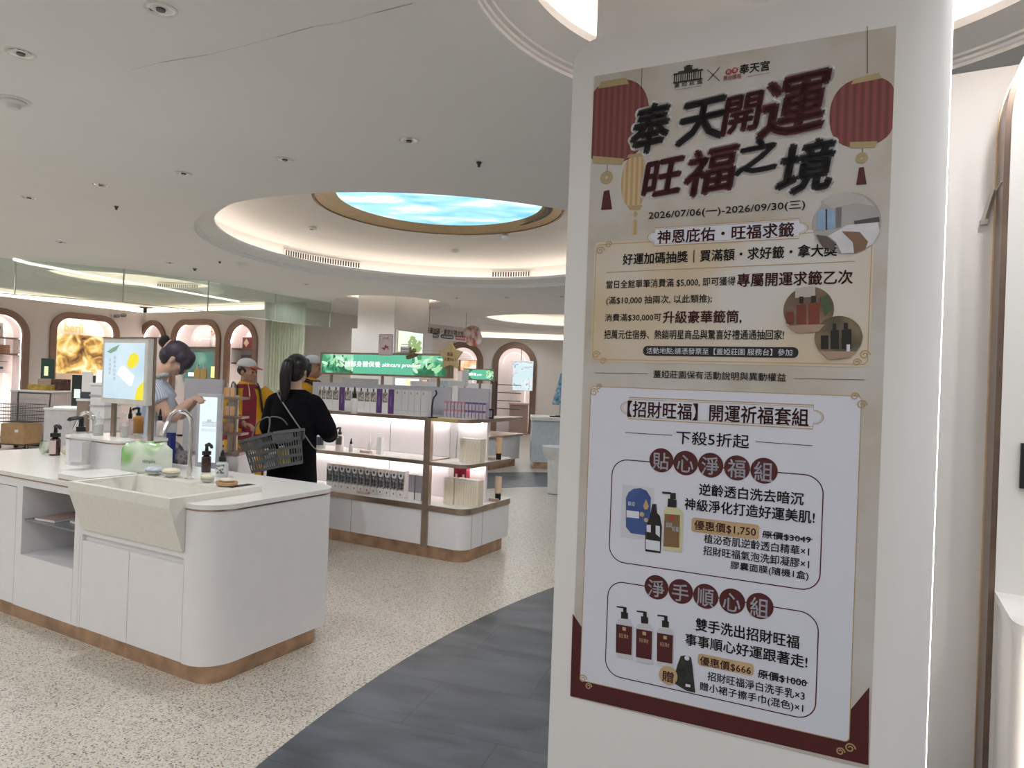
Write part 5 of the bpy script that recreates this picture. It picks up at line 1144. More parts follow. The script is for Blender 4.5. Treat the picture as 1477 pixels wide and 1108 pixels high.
# ------------------------------------------------------------------ farther shelves on the right
u0_ = thing('far_shelf', 'farther white display shelf with dark ledges behind the peach tubes', 'shelf', AB(5.95, 8.6), RZ)
m = MB(); m.prism(rrect(-1.0, -.03, .05, 2.68, .1, 6), 0, .13); m.build('copper_foot', COPPER, u0_); m = MB(); m.prism(rrect(-1.03, 0, 0, 2.8, .12, 6), .131, .55); m.build('base_cabinet', WHITE, u0_, smooth='auto')
for z0, x1 in ((.55, .04), (.86, .02)):
    m = MB(); m.prism(rrect(-1.05, x1, -.02, 2.85, .12, 6), z0, z0+.04); m.build('ledge', BRONZE, u0_, smooth='auto')
m = MB(); m.box(-.62, -.58, .1, 2.6, .59, .859); m.box(-.62, -.58, .1, 2.6, .9005, 1.5); m.build('back_panel', PINKLIT, u0_)
m = MB(); m.box(-.62, -.50, 2.6, 2.66, .9, 1.56); m.build('bronze_post', BRONZED, u0_)
for z in (.90, 1.05, 1.2, 1.35, 1.5): m = MB(); m.box(-.58, .0, 2.66, 2.69, z-.015, z); m.build('rack_rail', BRONZED, u0_)
m = MB(); m.box(-.57, -.55, .2, 2.5, 1.30, 1.335); m.box(-.57, -.42, .3, 1.2, 1.02, 1.04); m.build('hanging_rail', BRONZED, u0_)
m = MB(); m.box(-.55, -.53, .2, 2.5, .84, .857); m.build('shelf_light', MATS['shelf_glow'], u0_)
header('far_header_sign', 'smaller glowing green sign on the farther shelf', 0, .62, 0, .20, 0, .1, WY(668, 548, 11.8), '身體保養', 'product', seed=2.2, scale=6, c1=(.1, .42), c2=(.45, .6), posts=False)
bx = bpy.data.objects['far_header_sign']
m = MB(); m.box(.3, .33, .03, .06, WY(690, 560, 11.8).z-.45-bx.location.z+.0, -.0005); m.build('post', BRONZE, bx)
box_at('orange_sign', 'orange and white lit sign in front of the dark arch', 'sign', 661, 519, 688, 535, 14, .08, mat('brown_case', (.30, .17, .11), .5), pole=.001, front=[('lit_picture', ramp_mat('orange_glow', ((.35, (.85, .30, .12)), (.55, (.95, .62, .40)), (.65, (1, .95, .9))), 6, 2, .95), .12, .95, .05, .95)])
box_at('white_banner', 'narrow white upright card beside the far green sign', 'card', 666, 534, 675, 557, 10.8, .02, CARD, pole=.001)
box_at('far_lightbox', 'pale lightbox with yellow fruit seen under the green sign', 'sign', 569, 545, 605, 557, 11.5, .08, CARD, pole=.001, front=[('lit_picture', glow('warm_white_glow', (.95, .96, .85), 1.1), .03, .97, .05, .95), ('fruit_picture', glow('lemon_glow', (.95, .80, .05)), .42, .62, .15, .9)])
box_at('amber_picture', 'small amber picture beside the pale lightbox under the green sign', 'sign', 608, 547, 617, 556, 11.5, .06, mat('dark_case', (.09, .06, .05), .5), pole=.001, front=[('lit_picture', glow('amber_glow', (.8, .5, .35), .8), .05, .9, .05, .95)])
box_at('pale_card', 'pale blue card under the right end of the green sign', 'card', 634, 549, 647, 557, 10.2, .03, mat('pale_blue_card', (.62, .68, .72), .5), pole=.001)
box_at('pale_card', 'long pale card behind the small cartons', 'card', 648, 549, 668, 558, 10.2, .03, CARD, pole=.001)
box_at('pale_card', 'grey card above the flower cartons', 'card', 493, 545, 545, 556, 11, .03, mat('grey_white_card', (.55, .54, .53), .5), pole=.001)
# things in the far right arch
def far(px, py, Y): return WY(px, py, Y)
t = box_at('arch_poster', 'pale blue lit poster with dark branches hanging in the far right arch', 'poster', 738, 520, 768, 563, 20.9, .04, CARD, front=[('lit_picture', ramp_mat('branch_glow', ((.44, (.68, .86, .90)), (.48, (.78, .92, .94)), (.52, (.80, .93, .95)), (.545, (.22, .27, .40)), (.56, (.75, .90, .93))), 2.6, 3, .76, distortion=1.5), .01, .99, .01, .99), ('pink_dot', glow('pink_glow', (.9, .5, .6), .9), .8, .95, .2, .32), ('pink_dot', MATS.get('pink_glow') or glow('pink_glow', (.9, .5, .6), .9), .02, .14, .55, .7)])
m = MB(); a_ = WY(752, 520, 20.9); m.tube([(a_.x-t.location.x, .02, a_.z-t.location.z), (a_.x-t.location.x, .02, arC[3][3]-.01-t.location.z)], .01, 5); m.build('hanging_wire', MATS['dark_metal'], t)
tb = box_at('side_table', 'light wooden table in the far right arch', 'table', 733, 583, 763, 600, 20.6, .5, mat('pinkish_wood', (.55, .40, .33), .5), front=None)
tb.location.z = 0; [bpy.data.objects.remove(c, do_unlink=True) for c in list(tb.children)]
a_, b_ = WY(733, 583, 20.6), WY(763, 583, 20.6); m = MB(); m.box(0, b_.x-a_.x, 0, .5, .90, .95); m.build('table_top', mat('pinkish_wood', (.55, .40, .33)), tb)
m = MB(); m.box(.03, b_.x-a_.x-.03, .05, .45, 0, .8995); m.build('table_base', mat('brown_pink_front', (.36, .26, .22), .6), tb)
# counter at the far right with a pale blue front
c0, c1 = WY(768, 600, 12.3), WY(826, 602, 12.3)
ct = thing('service_counter', 'white counter with a pale blue-white front beside the poster board', 'counter', (c0.x, 12.3, 0)); W_ = c1.x-c0.x
m = MB(); m.box(.06, W_, .05, .8, 0, .12); m.build('copper_foot', COPPER, ct); m = MB(); m.box(0, W_, 0, .85, .1205, .86, .01); m.build('front', mat('pale_blue_front', (.60, .68, .72), .4), ct); m = MB(); m.box(-.02, W_, -.02, .87, .8605, .94, .008); m.build('counter_top', TOPW, ct)
m = MB(); m.box(.02, W_, -.024, -.0201, .868, .874); m.build('groove', MATS['shadow_gap'], ct)
t = thing('black_tray', 'small black tray with green leaf on the far counter', 'tray', (c0.x+.42, 12.45, .9405)); m = MB(); m.prism(rrect(-.10, .12, -.06, .08, .03), 0, .02); m.build('tray', BLACK, t); m = MB(); m.ell((.04, 0, .04), (.05, .03, .02)); m.build('leaf', mat('pale_leaf', (.5, .6, .4), .6), t, smooth=True)
t = thing('pattern_cone', 'blue patterned cone ornament on the far counter at the board edge', 'ornament', (c0.x+.52, 12.7, .9405)); m = MB(); m.lathe([(.06, 0), (.06, .01), (.012, .015), (.012, .22)]); m.build('stand', CHROME, t, smooth='auto'); m = MB(); m.lathe([(.16, .22), (.10, .46), (.03, .72), (.02, .80)], n=14); m.build('cone', ramp_mat('blue_mosaic', ((.3, (.03, .08, .16)), (.5, (.12, .28, .42)), (.7, (.5, .45, .35))), 14, 2), t)
p = WZ(802, 712, 0); t = thing('white_bin', 'white plastic bin on a stem just left of the poster board', 'bin', p); m = MB(); m.lathe([(.10, 0), (.12, .01), (.14, .48)], n=24); m.build('stem', mat('white_plastic', (.80, .81, .82), .3), t, smooth='auto'); m = MB(); m.lathe([(.15, .4805), (.20, .56), (.215, .66), (.20, .66), (.18, .57), (.001, .52)], n=24); m.build('bowl', mat('white_plastic', (.80, .81, .82)), t, smooth='auto')
# ------------------------------------------------------------------ perfume shelf behind the striped woman
Yp = 6.2; pz = lambda y: WY(330, y, Yp).z; xa, xb = WY(262, 560, Yp).x, WY(346, 600, Yp).x; xm = WY(316, 600, Yp).x
ps = thing('perfume_shelf', 'perfume shelf with bronze ledges behind the lit logo panel', 'shelf', (xa, Yp, 0)); W_ = xb-xa; wm = xm-xa
m = MB(); m.box(0, W_, .02, .40, 0, .12); m.build('copper_foot', COPPER, ps); m = MB(); m.box(0, W_, 0, .42, .1205, pz(657), .01); m.build('base_cabinet', WHITE, ps)
m = MB(); m.box(.0, wm, .05, .09, pz(653), pz(548)); m.build('grey_back_panel', GREYP, ps)
m = MB(); m.box(wm, wm+.085, .20, .23, pz(653), pz(571)); m.build('lit_side_panel', mat('warm_lit_panel', (.82, .76, .62), .5), ps)
for y in (573, 601, 625): m = MB(); m.box(wm+.001, W_+.01, .02, .199, pz(y)-.022, pz(y)); m.build('ledge', BRONZE, ps)
m = MB(); m.box(W_-.10, W_-.08, .10, .12, pz(653), pz(601)-.0225); m.build('thin_post', BRONZE, ps)
m = MB(); m.box(-.01, W_+.01, -.01, .43, pz(657)+.0005, pz(653)); m.build('base_ledge', BRONZE, ps)
t = thing('logo_panel', 'upright lit white panel with a grey mansion logo behind the faucet', 'sign', (WY(281, 668, 6.0).x, 6.0, 0)); w2 = WY(316, 668, 6.0).x-WY(281, 668, 6.0).x; zt_, zb_ = WY(298, 568, 6.0).z, WY(298, 667, 6.0).z
m = MB(); m.box(0, w2, 0, .05, zb_-.3, zt_, .004); m.build('case', mat('pale_grey_case', (.60, .60, .64), .4), t)
m = MB(); m.box(.02, w2-.02, .005, .045, 0, zb_-.3005); m.build('stand_leg', CARD, t)
m = MB(); m.poly([(.028, -.002, zb_), (w2-.035, -.002, zb_), (w2-.035, -.002, zt_-.03), (.028, -.002, zt_-.03)]); s_ = m.build('lit_face', glow('cool_white_glow', (.80, .95, 1), .78), t)
m = MB(); zz = (zt_+zb_)/2+.02
for i in range(9): m.box(.055+.014*i, .062+.014*i, -.0035, -.0025, zz, zz+.03)
m.box(.05, .18, -.0035, -.0025, zz-.006, zz); m.box(.05, .18, -.0035, -.0025, zz+.03, zz+.036); m.box(.095, .135, -.0035, -.0025, zz+.036, zz+.056)
text_in(m, '蓋婭莊園', .045, .185, zz-.05, zz-.025, 0, fn=lambda x, y: (x, -.003, y)); m.build('logo', mat('grey_logo_print', (.45, .48, .50), .5, emit=(.5, .55, .58), estr=.5), s_)
ORG = mat('orange_perfume', (.82, .52, .32), .15, coat=.5); GLD = mat('gold_perfume', (.55, .36, .12), .15, coat=.5)
def pbottle(x, y, z, w_, h, mt, label, group):
    t = thing('perfume_bottle', label, 'bottle', (x, y, z), 0, group); m = MB(); m.box(-w_/2, w_/2, -w_/3, w_/3, 0, h*.68, .003); m.build('glass_body', mt, t); m = MB(); m.lathe([(w_*.22, h*.6805), (w_*.22, h), (.001, h)], n=12); m.build('cap', mat('pale_cap', (.62, .60, .58), .3, .3), t, smooth='auto')
for y, nm in ((573, 'top'), (601, 'middle'), (625, 'lower')):
    for k in range(2): pbottle(xa+wm+.032+.045*k, Yp+.10, pz(y)+.001, .038, .125, ORG, 'orange perfume bottle on the %s ledge of the perfume shelf' % nm, 'orange bottles on the %s ledge' % nm)
for k, px in enumerate((284, 293)): pbottle(WY(px, 563, Yp+.07).x, Yp+.07, pz(548)+.0005, .055, .13, GLD, 'square gold perfume bottle on top of the perfume shelf', 'gold bottles on top of the perfume shelf')
# ------------------------------------------------------------------ counters and displays at the far left
def counter(name, label, x0, x1, yt, Y, d, mt=WHITE, foot=True):
    a, b = WY(x0, yt, Y), WY(x1, yt, Y); t = thing(name, label, 'counter', (a.x, Y, 0)); w_ = b.x-a.x; h = a.z
    m = MB(); m.box(.04, w_-.04, .05, d-.03, 0, .12); m.build('dark_foot', BLACK if foot else COPPER, t); m = MB(); m.box(0, w_, 0, d, .1205, h-.04, .006); m.build('cabinet', mt, t); m = MB(); m.box(-.01, w_+.01, -.01, d+.01, h-.0395, h, .006); m.build('counter_top', TOPW, t); return t, a, w_, h
GREYW = mat('greyish_white_front', (.62, .60, .62), .45)
t, a, w_, h = counter('sales_counter', 'white counter with a lit sheet on top under the flame picture', 64, 126, 588, 11.2, .8, GREYW)
def on(t, name, label, cat, x, y, h, w2, d2, h2, mt, front=None, group=None):
    o = thing(name, label, cat, Vector(t.location)+Vector((x, y, h+.0005)), 0, group); m = MB(); m.box(0, w2, 0, d2, 0, h2, min(.006, h2*.2)); m.build('case', mt, o)
    for nm, mt2, u0, u1, v0, v1 in front or ():
        m = MB(); m.poly([(w2*u0, -.002, h2*v0), (w2*u1, -.002, h2*v0), (w2*u1, -.002, h2*v1), (w2*u0, -.002, h2*v1)]); m.build(nm, mt2, o)
    return o
on(t, 'lit_sheet', 'glowing white sheet on the counter under the flame picture', 'lamp', .08, .1, h, .43, .3, .02, glow('white_sheet_glow', (.9, .92, 1), .85))
on(t, 'white_case', 'long pale box behind the glowing sheet', 'box', .34, .62, h, .32, .15, .17, mat('mint_white_box', (.66, .72, .68), .5))
on(t, 'black_display', 'black upright display with a white bottle picture under the flame picture', 'sign', .10, .52, h, .38, .05, .55, mat('black_green_board', (.03, .04, .04), .4), [('bottle_picture', glow('pale_green_glow', (.70, .82, .74), .9), .12, .4, .28, .56), ('white_words', glow('white_letter_glow', (1, 1, 1), 1.3), .55, .95, .42, .50), ('white_words', glow('white_letter_glow', (1, 1, 1), 1.3), .55, .95, .54, .62)])
t2, a, w2_, h = counter('sales_counter', 'white counter behind the shopping cart, heaped with goods', 16, 68, 562, 12.9, .8, mat('pinkish_counter_front', (.62, .55, .54), .5))
on(t2, 'small_lightbox', 'small dark green lightbox at the left edge behind the cart', 'sign', .20, .5, h, .23, .06, .62, mat('dark_green_board', (.03, .07, .06), .4), [('lit_picture', glow('gold_green_glow', (.75, .78, .45), .9), .3, .65, .45, .75)])
on(t2, 'yellow_cloth', 'olive yellow bundle on the counter behind the cart', 'bundle', .22, .12, h, .34, .3, .11, mat('olive_cloth', (.38, .28, .06), .9, var=.3))
on(t2, 'dark_bundle', 'dark brown goods at the right end of the counter behind the cart', 'bundle', .48, .4, h, .19, .3, .22, mat('dark_brown_goods', (.10, .05, .045), .8, var=.5))
on(t2, 'pink_carton', 'pale brown carton on the counter behind the cart', 'box', .20, .2, h+.20 if False else h, .015, .2, .3, CARTON) if False else None
x = Vector(t2.location)+Vector((.5, .25, h+.2)); 
on(t2, 'brown_carton', 'pale brown carton under the little white bow', 'box', .20, .42, h, .26, .075, .22, mat('dull_tan_carton', (.42, .32, .27), .7))
t3, a, w3, h = counter('white_tower', 'tall white stepped display stand left of the lightbox', 131, 152, 552, 10.2, .4, WHITE, True)
for z in (.55, .75, .95, 1.1): m = MB(); m.box(-.012, w3+.012, -.012, .41, z, z+.02); m.build('step', GREYP, t3)
on(t3, 'pale_sign', 'pale blue lit sign standing on the white stepped stand', 'sign', .02, .1, h, .16, .04, .20, CARD, [('lit_picture', glow('pale_blue_sign_glow', (.82, .92, .96), 1), .04, .96, .04, .96)])
t4, a, w4, h = counter('dark_stand', 'dark stand with hanging white sheets left of the white stepped stand', 111, 126, 575, 10.6, .4, mat('brownish_front', (.30, .22, .18), .5))
on(t4, 'white_sheet', 'white upright sheet in a thin dark frame on the dark stand', 'sheet', .0, .1, h, .16, .03, .42, CARD, [('dark_foot_band', DKP, 0, 1, 0, .25)])
# shopping cart with a cardboard box
cp = WZ(30, 648, 0); ca = thing('shopping_cart', 'grey wire shopping cart at the left edge', 'cart', cp, -.12); WIRE = mat('grey_wire', (.12, .13, .13), .4, .6)
m = MB(); 
for sx in (-.30, .30):
    m.tube([(sx*.95, -.2, .10), (sx*.95, .2, .10)], .012, 6); m.tube([(sx, .22, .10), (sx*1.05, .24, .60), (sx*1.1, .26, 1.02)], .014, 6)
for y in (-.2, .2): m.tube([(-.285, y, .10), (.285, y, .10)], .012, 6)
m.tube([(-.33, .26, 1.02), (.33, .26, 1.02)], .016, 8); m.build('frame', WIRE, ca, smooth='auto')
m = MB()
for i in range(13):
    x = -.27+.54*i/12
    for y in (-.24, .22): m.tube([(x, y, .50), (x*1.05, y*1.05, .82)], .004, 4)
    m.tube([(x, -.24, .50), (x, .22, .50)], .004, 4)
for k in range(6):
    z = .50+.32*k/5
    for y in (-.24, .22): m.tube([(-.285, y, z), (.285, y, z)], .005, 4)
    for x in (-.28, .28): m.tube([(x, -.24, z), (x, .22, z)], .005, 4)
m.build('basket', WIRE, ca)
for sx in (-.27, .27):
    for y in (-.19, .19):
        m = MB(); m.lathe([(.045, -.014), (.05, -.008), (.05, .008), (.045, .014)], n=16)
        for v in m.bm.verts: v.co = Vector((v.co.z+sx, v.co.y+y, v.co.x+.05))
        w_ = m.build('caster', BLACK, ca, smooth='auto'); m = MB(); m.box(sx-.018, sx+.018, y-.012, y+.012, .055, .098); m.build('fork', CHROME, w_)
t = thing('cardboard_box', 'brown cardboard box riding low in the shopping cart', 'box', cp+Vector((0, 0, .1125)), -.12); m = MB(); m.box(-.22, .24, -.21, .19, 0, .36, .004); m.build('carton', CARTON, t); m = MB(); m.poly([(.06, -.212, .21), (.13, -.212, .21), (.13, -.212, .26), (.06, -.212, .26)]); m.build('paper_label', CARD, t)
# ------------------------------------------------------------------ people
SKIN = mat('skin', (.56, .36, .27), .55, var=.05, scale=20); SKIN2 = mat('tanned_skin', (.42, .24, .16), .55, var=.06, scale=20)
HAIRB = mat('black_hair', (.012, .010, .011), .38, var=.3, scale=30, stretch=(1, 1, .2)); HAIRP = ramp_mat('dyed_dark_hair', ((.35, (.012, .010, .014)), (.52, (.035, .03, .055)), (.62, (.035, .018, .028)), (.75, (.03, .05, .045))), 9, 3, stretch=(1, 1, .6), rough=.55)
def vox(o, size, smooth=4):
    md = o.modifiers.new('skin', 'REMESH'); md.mode = 'VOXEL'; md.voxel_size = size; md.use_smooth_shade = True
    if smooth:
        s = o.modifiers.new('soft', 'SMOOTH'); s.iterations = smooth; s.factor = .5
    return o
def head_in(m, c, fw, up, s=1.):
    """head with brow, nose, lips, chin and ears; c = centre of the skull, fw = facing direction"""
    f = Vector(fw).normalized(); u = (Vector(up)-f*Vector(up).dot(f)).normalized(); r = f.cross(u)
    def q(x, y, z): return c+(r*x+f*y+u*z)*s
    R = Matrix((r, f, u)).transposed().to_euler()
    E_ = lambda x, y, z, a, b, d, n=14: m.ell(q(x, y, z), (a*s, b*s, d*s), R, n, 10)
    E_(0, -.012, .035, .074, .094, .085); E_(0, .025, -.03, .062, .070, .085); E_(0, .052, -.078, .034, .034, .03)
    E_(0, .078, .018, .052, .018, .016); E_(-.032, .072, -.022, .028, .022, .026); E_(.032, .072, -.022, .028, .022, .026)
    E_(0, .098, -.018, .011, .016, .026); E_(0, .106, -.032, .016, .016, .012)
    E_(0, .088, -.058, .024, .012, .007); E_(0, .086, -.068, .021, .012, .008)
    for sx in (-1, 1): E_(sx*.074, -.006, -.012, .010, .020, .032)
    return q
def face_parts(par, q, s=1.):
    m = MB()
    for sx in (-1, 1): m.ell(q(sx*.030, .0865, .0), (.012*s, .007*s, .006*s), None, 10, 8)
    m.build('eyes', mat('dark_eye', (.02, .015, .012), .2), par, smooth=True)
    m = MB(); m.ell(q(0, .098, -.063), (.020*s, .007*s, .006*s), None, 10, 8); m.build('lips', mat('lip_tone', (.45, .18, .15), .5), par, smooth=True)
def hand_in(m, wrist, fwd, palm, curl=.5, s=1., thumb=1):
    """palm, five bent fingers of different lengths and a side thumb"""
    f = Vector(fwd).normalized(); p = Vector(palm); p = (p-f*p.dot(f)).normalized(); side = f.cross(p)
    c = Vector(wrist)
    m.tube([c-f*.02, c+f*.015, c+f*.045, c+f*.082], [.024*s, .029*s, .036*s, .032*s], 12, flat=.5, up=side)
    for k, (o, L_) in enumerate(((-.027, .066), (-.009, .075), (.009, .071), (.026, .055))):
        b = c+f*.078*s+side*o*s; a1, a2 = curl*.6, curl*1.5
        j1 = b+(f*math.cos(a1)+p*math.sin(a1))*L_*.45*s; j2 = j1+(f*math.cos(a2)+p*math.sin(a2))*L_*.32*s; a3 = curl*2.1; j3 = j2+(f*math.cos(a3)+p*math.sin(a3))*L_*.25*s
        m.tube([b-f*.012, b, j1, j2, j3], [.0095*s, .0092*s, .0085*s, .0078*s, .006*s], 8)
    b = c+f*.022*s-side*.028*s*thumb; d = (f*.6-side*.75*thumb+p*.35).normalized(); j = b+d*.035*s; e = j+(f*.85-side*.2*thumb+p*.4).normalized()*.032*s
    m.tube([b-d*.01, b, j, e], [.012*s, .0118*s, .010*s, .0075*s], 8)
def limb(m, pts, rad, n=14, k=4):
    P = spline(pts, k); R = []
    for i in range(len(rad)-1): R += [rad[i]+(rad[i+1]-rad[i])*j/k for j in range(k)]
    R.append(rad[-1]); m.tube(P, R, n)
def trunk(m, rs_, n=24):
    """rs_: (centre, half width, half depth, right vector, forward vector)"""
    m.rings([[Vector(c)+Vector(r)*(a*math.cos(2*PI*i/n))+Vector(f)*(b*math.sin(2*PI*i/n)) for i in range(n)] for c, a, b, r, f in rs_])
def person_frame(pos, yaw):
    return Matrix.Translation(pos) @ Matrix.Rotation(yaw, 4, 'Z')
Xr, Yf = Vector((1, 0, 0)), Vector((0, 1, 0))
def legs_in(m, hip, h_, spread=.09, foot=.24, rad=(.085, .075, .052, .05, .035), shoe=False, step=0):
    for sx in (-1, 1):
        y = step*sx
        limb(m, [(sx*spread, 0, hip), (sx*spread*1.05, .01+y*.3, hip*.76), (sx*spread*1.05, .02+y*.6, hip*.52), (sx*spread*1.05, -.015+y, hip*.30), (sx*spread*1.05, -.01+y, .07)], rad)
        m.tube([(sx*spread*1.05, -.06+y, .045), (sx*spread*1.08, .03+y, .05), (sx*spread*1.12, foot-.10+y, .04), (sx*spread*1.15, foot-.05+y, .03)], [.035, .042, .042, .028], 12)

# 1. woman with dyed hair and striped shirt, looking down at her hands (faces the picture's right)
pt = thing('person', 'woman in a blue and white striped shirt with dark hair in a bun, looking down', 'person', (WY(226, 600, 5.15).x, 5.15, 0), -PI/2+.30)
hc = Vector((0, .115, 1.60)); hfw = Vector((0, .80, -.58)); hup = Vector((0, .58, .80))
m = MB(); q = head_in(m, hc, hfw, hup, 1.03)
limb(m, [(0, -.03, 1.40), (0, .015, 1.47), (0, .06, 1.545)], [.062, .056, .054])
trunk(m, [((0, -.01, .88), .15, .11, Xr, Yf), ((0, 0, 1.05), .14, .10, Xr, Yf), ((0, -.005, 1.25), .155, .115, Xr, Yf), ((0, -.03, 1.38), .15, .09, Xr, Yf), ((0, -.03, 1.43), .07, .06, Xr, Yf)])
SHR, ELR, WRR = Vector((.165, -.02, 1.385)), Vector((.215, .13, 1.165)), Vector((.05, .235, 1.285))
SHL, ELL, WRL = Vector((-.165, -.02, 1.385)), Vector((-.21, .12, 1.165)), Vector((-.03, .25, 1.275))
for a, b, c in ((SHR, ELR, WRR), (SHL, ELL, WRL)): limb(m, [a, a.lerp(b, .5)+Vector((0, -.01, 0)), b, b.lerp(c, .5), c], [.056, .053, .043, .038, .026])
hand_in(m, WRR, (-.75, .35, .35), (0, .3, -.9), .75, .95, 1); hand_in(m, WRL, (.7, .45, .3), (0, .3, -.9), .75, .95, -1)
legs_in(m, .90, 1.7); b = m.build('body', SKIN, pt); vox(b, .007)
face_parts(pt, q)
m = MB()
m.ell(q(0, -.018, .045), (.088, .108, .09), Matrix((Xr, hfw, hup)).transposed().to_euler(), 24, 14)
RH = Matrix((Xr, hfw.normalized(), hfw.normalized().cross(Xr)*-1)).transposed().to_euler()
m.ell(q(0, .062, .062), (.074, .052, .052), RH, 18, 12); m.ell(q(0, .100, .022), (.056, .020, .046), RH, 16, 12)
for sx in (-1, 1): m.ell(q(sx*.060, .080, .012), (.020, .026, .050), RH, 14, 12); m.ell(q(sx*.060, .092, -.030), (.014, .014, .045), RH, 12, 10); m.ell(q(sx*.068, .03, .04), (.02, .04, .045), RH, 14, 12)
m.ell(q(0, -.07, -.02), (.070, .045, .065), None, 16, 10)
hr = m.build('hair', HAIRP, pt); vox(hr, .008, 3)
m = MB(); m.ell(q(0, -.135, .055), (.05, .045, .048), None, 16, 10); m.ell(q(.015, -.145, .075), (.035, .035, .03), None, 12, 8); o = m.build('hair_bun', HAIRB, pt); vox(o, .008, 2)
m = MB(); m.tube(spline([q(.046*math.cos(a), -.108, .05+.04*math.sin(a)) for a in [2*PI*i/10 for i in range(11)]], 2), .006, 8); m.build('hair_tie', mat('peach_hair_tie', (.70, .42, .34), .6), pt, smooth=True)
STR = ramp_mat('blue_white_stripe', ((.3, (.34, .40, .52)), (.7, (.60, .64, .72))), 21, 0, kind='wave', stretch=(1, .85, .0), rough=.85, rot=.8)
m = MB()
trunk(m, [((0, -.005, .83), .185, .145, Xr, Yf), ((0, 0, 1.0), .178, .137, Xr, Yf), ((0, 0, 1.2), .182, .142, Xr, Yf), ((0, -.02, 1.34), .182, .125, Xr, Yf), ((0, -.03, 1.405), .150, .09, Xr, Yf), ((0, -.02, 1.445), .082, .072, Xr, Yf), ((0, -.01, 1.462), .07, .065, Xr, Yf)])
for a, b_ in ((SHR, ELR), (SHL, ELL)): limb(m, [a+Vector((-a.x*.15, 0, .0)), a.lerp(b_, .25), a.lerp(b_, .50)], [.075, .076, .070])
o = m.build('striped_shirt', STR, pt); vox(o, .009, 3)
m = MB(); pts = [Vector((.078*math.cos(a), -.005+.075*math.sin(a), 1.462+.02*math.sin(a))) for a in [2*PI*i/16 for i in range(17)]]; m.tube(pts, .017, 8); m.build('collar', mat('grey_green_collar', (.45, .47, .45), .85, var=.25, scale=60), pt, smooth=True)
m = MB(); trunk(m, [((0, 0, .92), .16, .12, Xr, Yf), ((0, 0, .82), .17, .13, Xr, Yf)]); legs_in(m, .88, 1.7, rad=(.10, .092, .075, .07, .065)); o = m.build('jeans', mat('blue_denim', (.20, .30, .42), .9, var=.15, scale=60, bump=.2), pt); vox(o, .011, 3)
m = MB(); m.tube(spline([(.03, .19, 1.10), (.06, .165, 1.18), (.07, .12, 1.28)][:2]+[(.10, .08, 1.36)]), .012, 6); o = None; m.bm.free()
m = MB(); m.tube([WRR+Vector((.010, -.012, -.008)) + Vector((.028*math.cos(a)*.6, .028*math.cos(a)*.8, .028*math.sin(a))) for a in [2*PI*i/14 for i in range(15)]], .004, 6); m.build('bracelet', mat('pale_bracelet', (.70, .55, .48), .4), pt, smooth=True)
bg = thing('shoulder_bag', 'grey patterned fabric bag hanging at the hip of the striped woman', 'bag', Vector(pt.location)+Vector((.165, -.10, .78)), -PI/2+.30)
m = MB(); m.ell((0, 0, .09), (.08, .10, .13)); m.ell((0, .045, .06), (.07, .08, .10)); m.ell((.0, -.02, .17), (.05, .06, .06)); o = m.build('bag_body', ramp_mat('patterned_fabric', ((.4, (.06, .06, .07)), (.5, (.22, .20, .22)), (.58, (.36, .30, .28)), (.66, (.16, .17, .2))), 16, 4, rough=.9), bg); vox(o, .01, 3)
m = MB(); m.tube(spline([(0, -.03, .20), (.01, -.07, .30), (.01, -.13, .42)]), .014, 6, flat=.4); m.build('strap', MATS['patterned_fabric'], bg, smooth=True)

# 2. man in yellow and maroon tracksuit
def cap_on(par, q, s=1., brim=mat('red_brim', (.50, .07, .04), .7)):
    m = MB(); n = 22; rs_ = []
    for k in range(7):
        a = PI/2*k/6; rs_.append([q(.089*math.cos(a)*math.cos(2*PI*i/n), -.012+.112*math.cos(a)*math.sin(2*PI*i/n), .052+.092*math.sin(a)) for i in range(n)])
    m.rings(rs_); c = m.build('white_cap', mat('white_cap_cloth', (.62, .64, .66), .85), par, smooth=True)
    m = MB(); P = [(.075*math.cos(a), .085+.085*math.sin(a)) for a in [PI*i/12 for i in range(13)]]
    P = [q(x, y, .052+.0-.35*max(0, y-.085)*.5-.8*x*x) for x, y in P]+[q(x, .075, .058-.8*x*x) for x in (-.07, -.03, .03, .07)]
    Q = [p+Vector((0, 0, .006)) for p in P]; m.rings([P, Q]); m.build('brim', brim, par)
YEL = mat('yellow_cloth', (.66, .34, .02), .8, var=.08, scale=8, bump=.2, bscale=25); MAR = mat('maroon_cloth', (.20, .018, .035), .8, var=.1); GRY = mat('grey_cotton', (.35, .35, .37), .9)
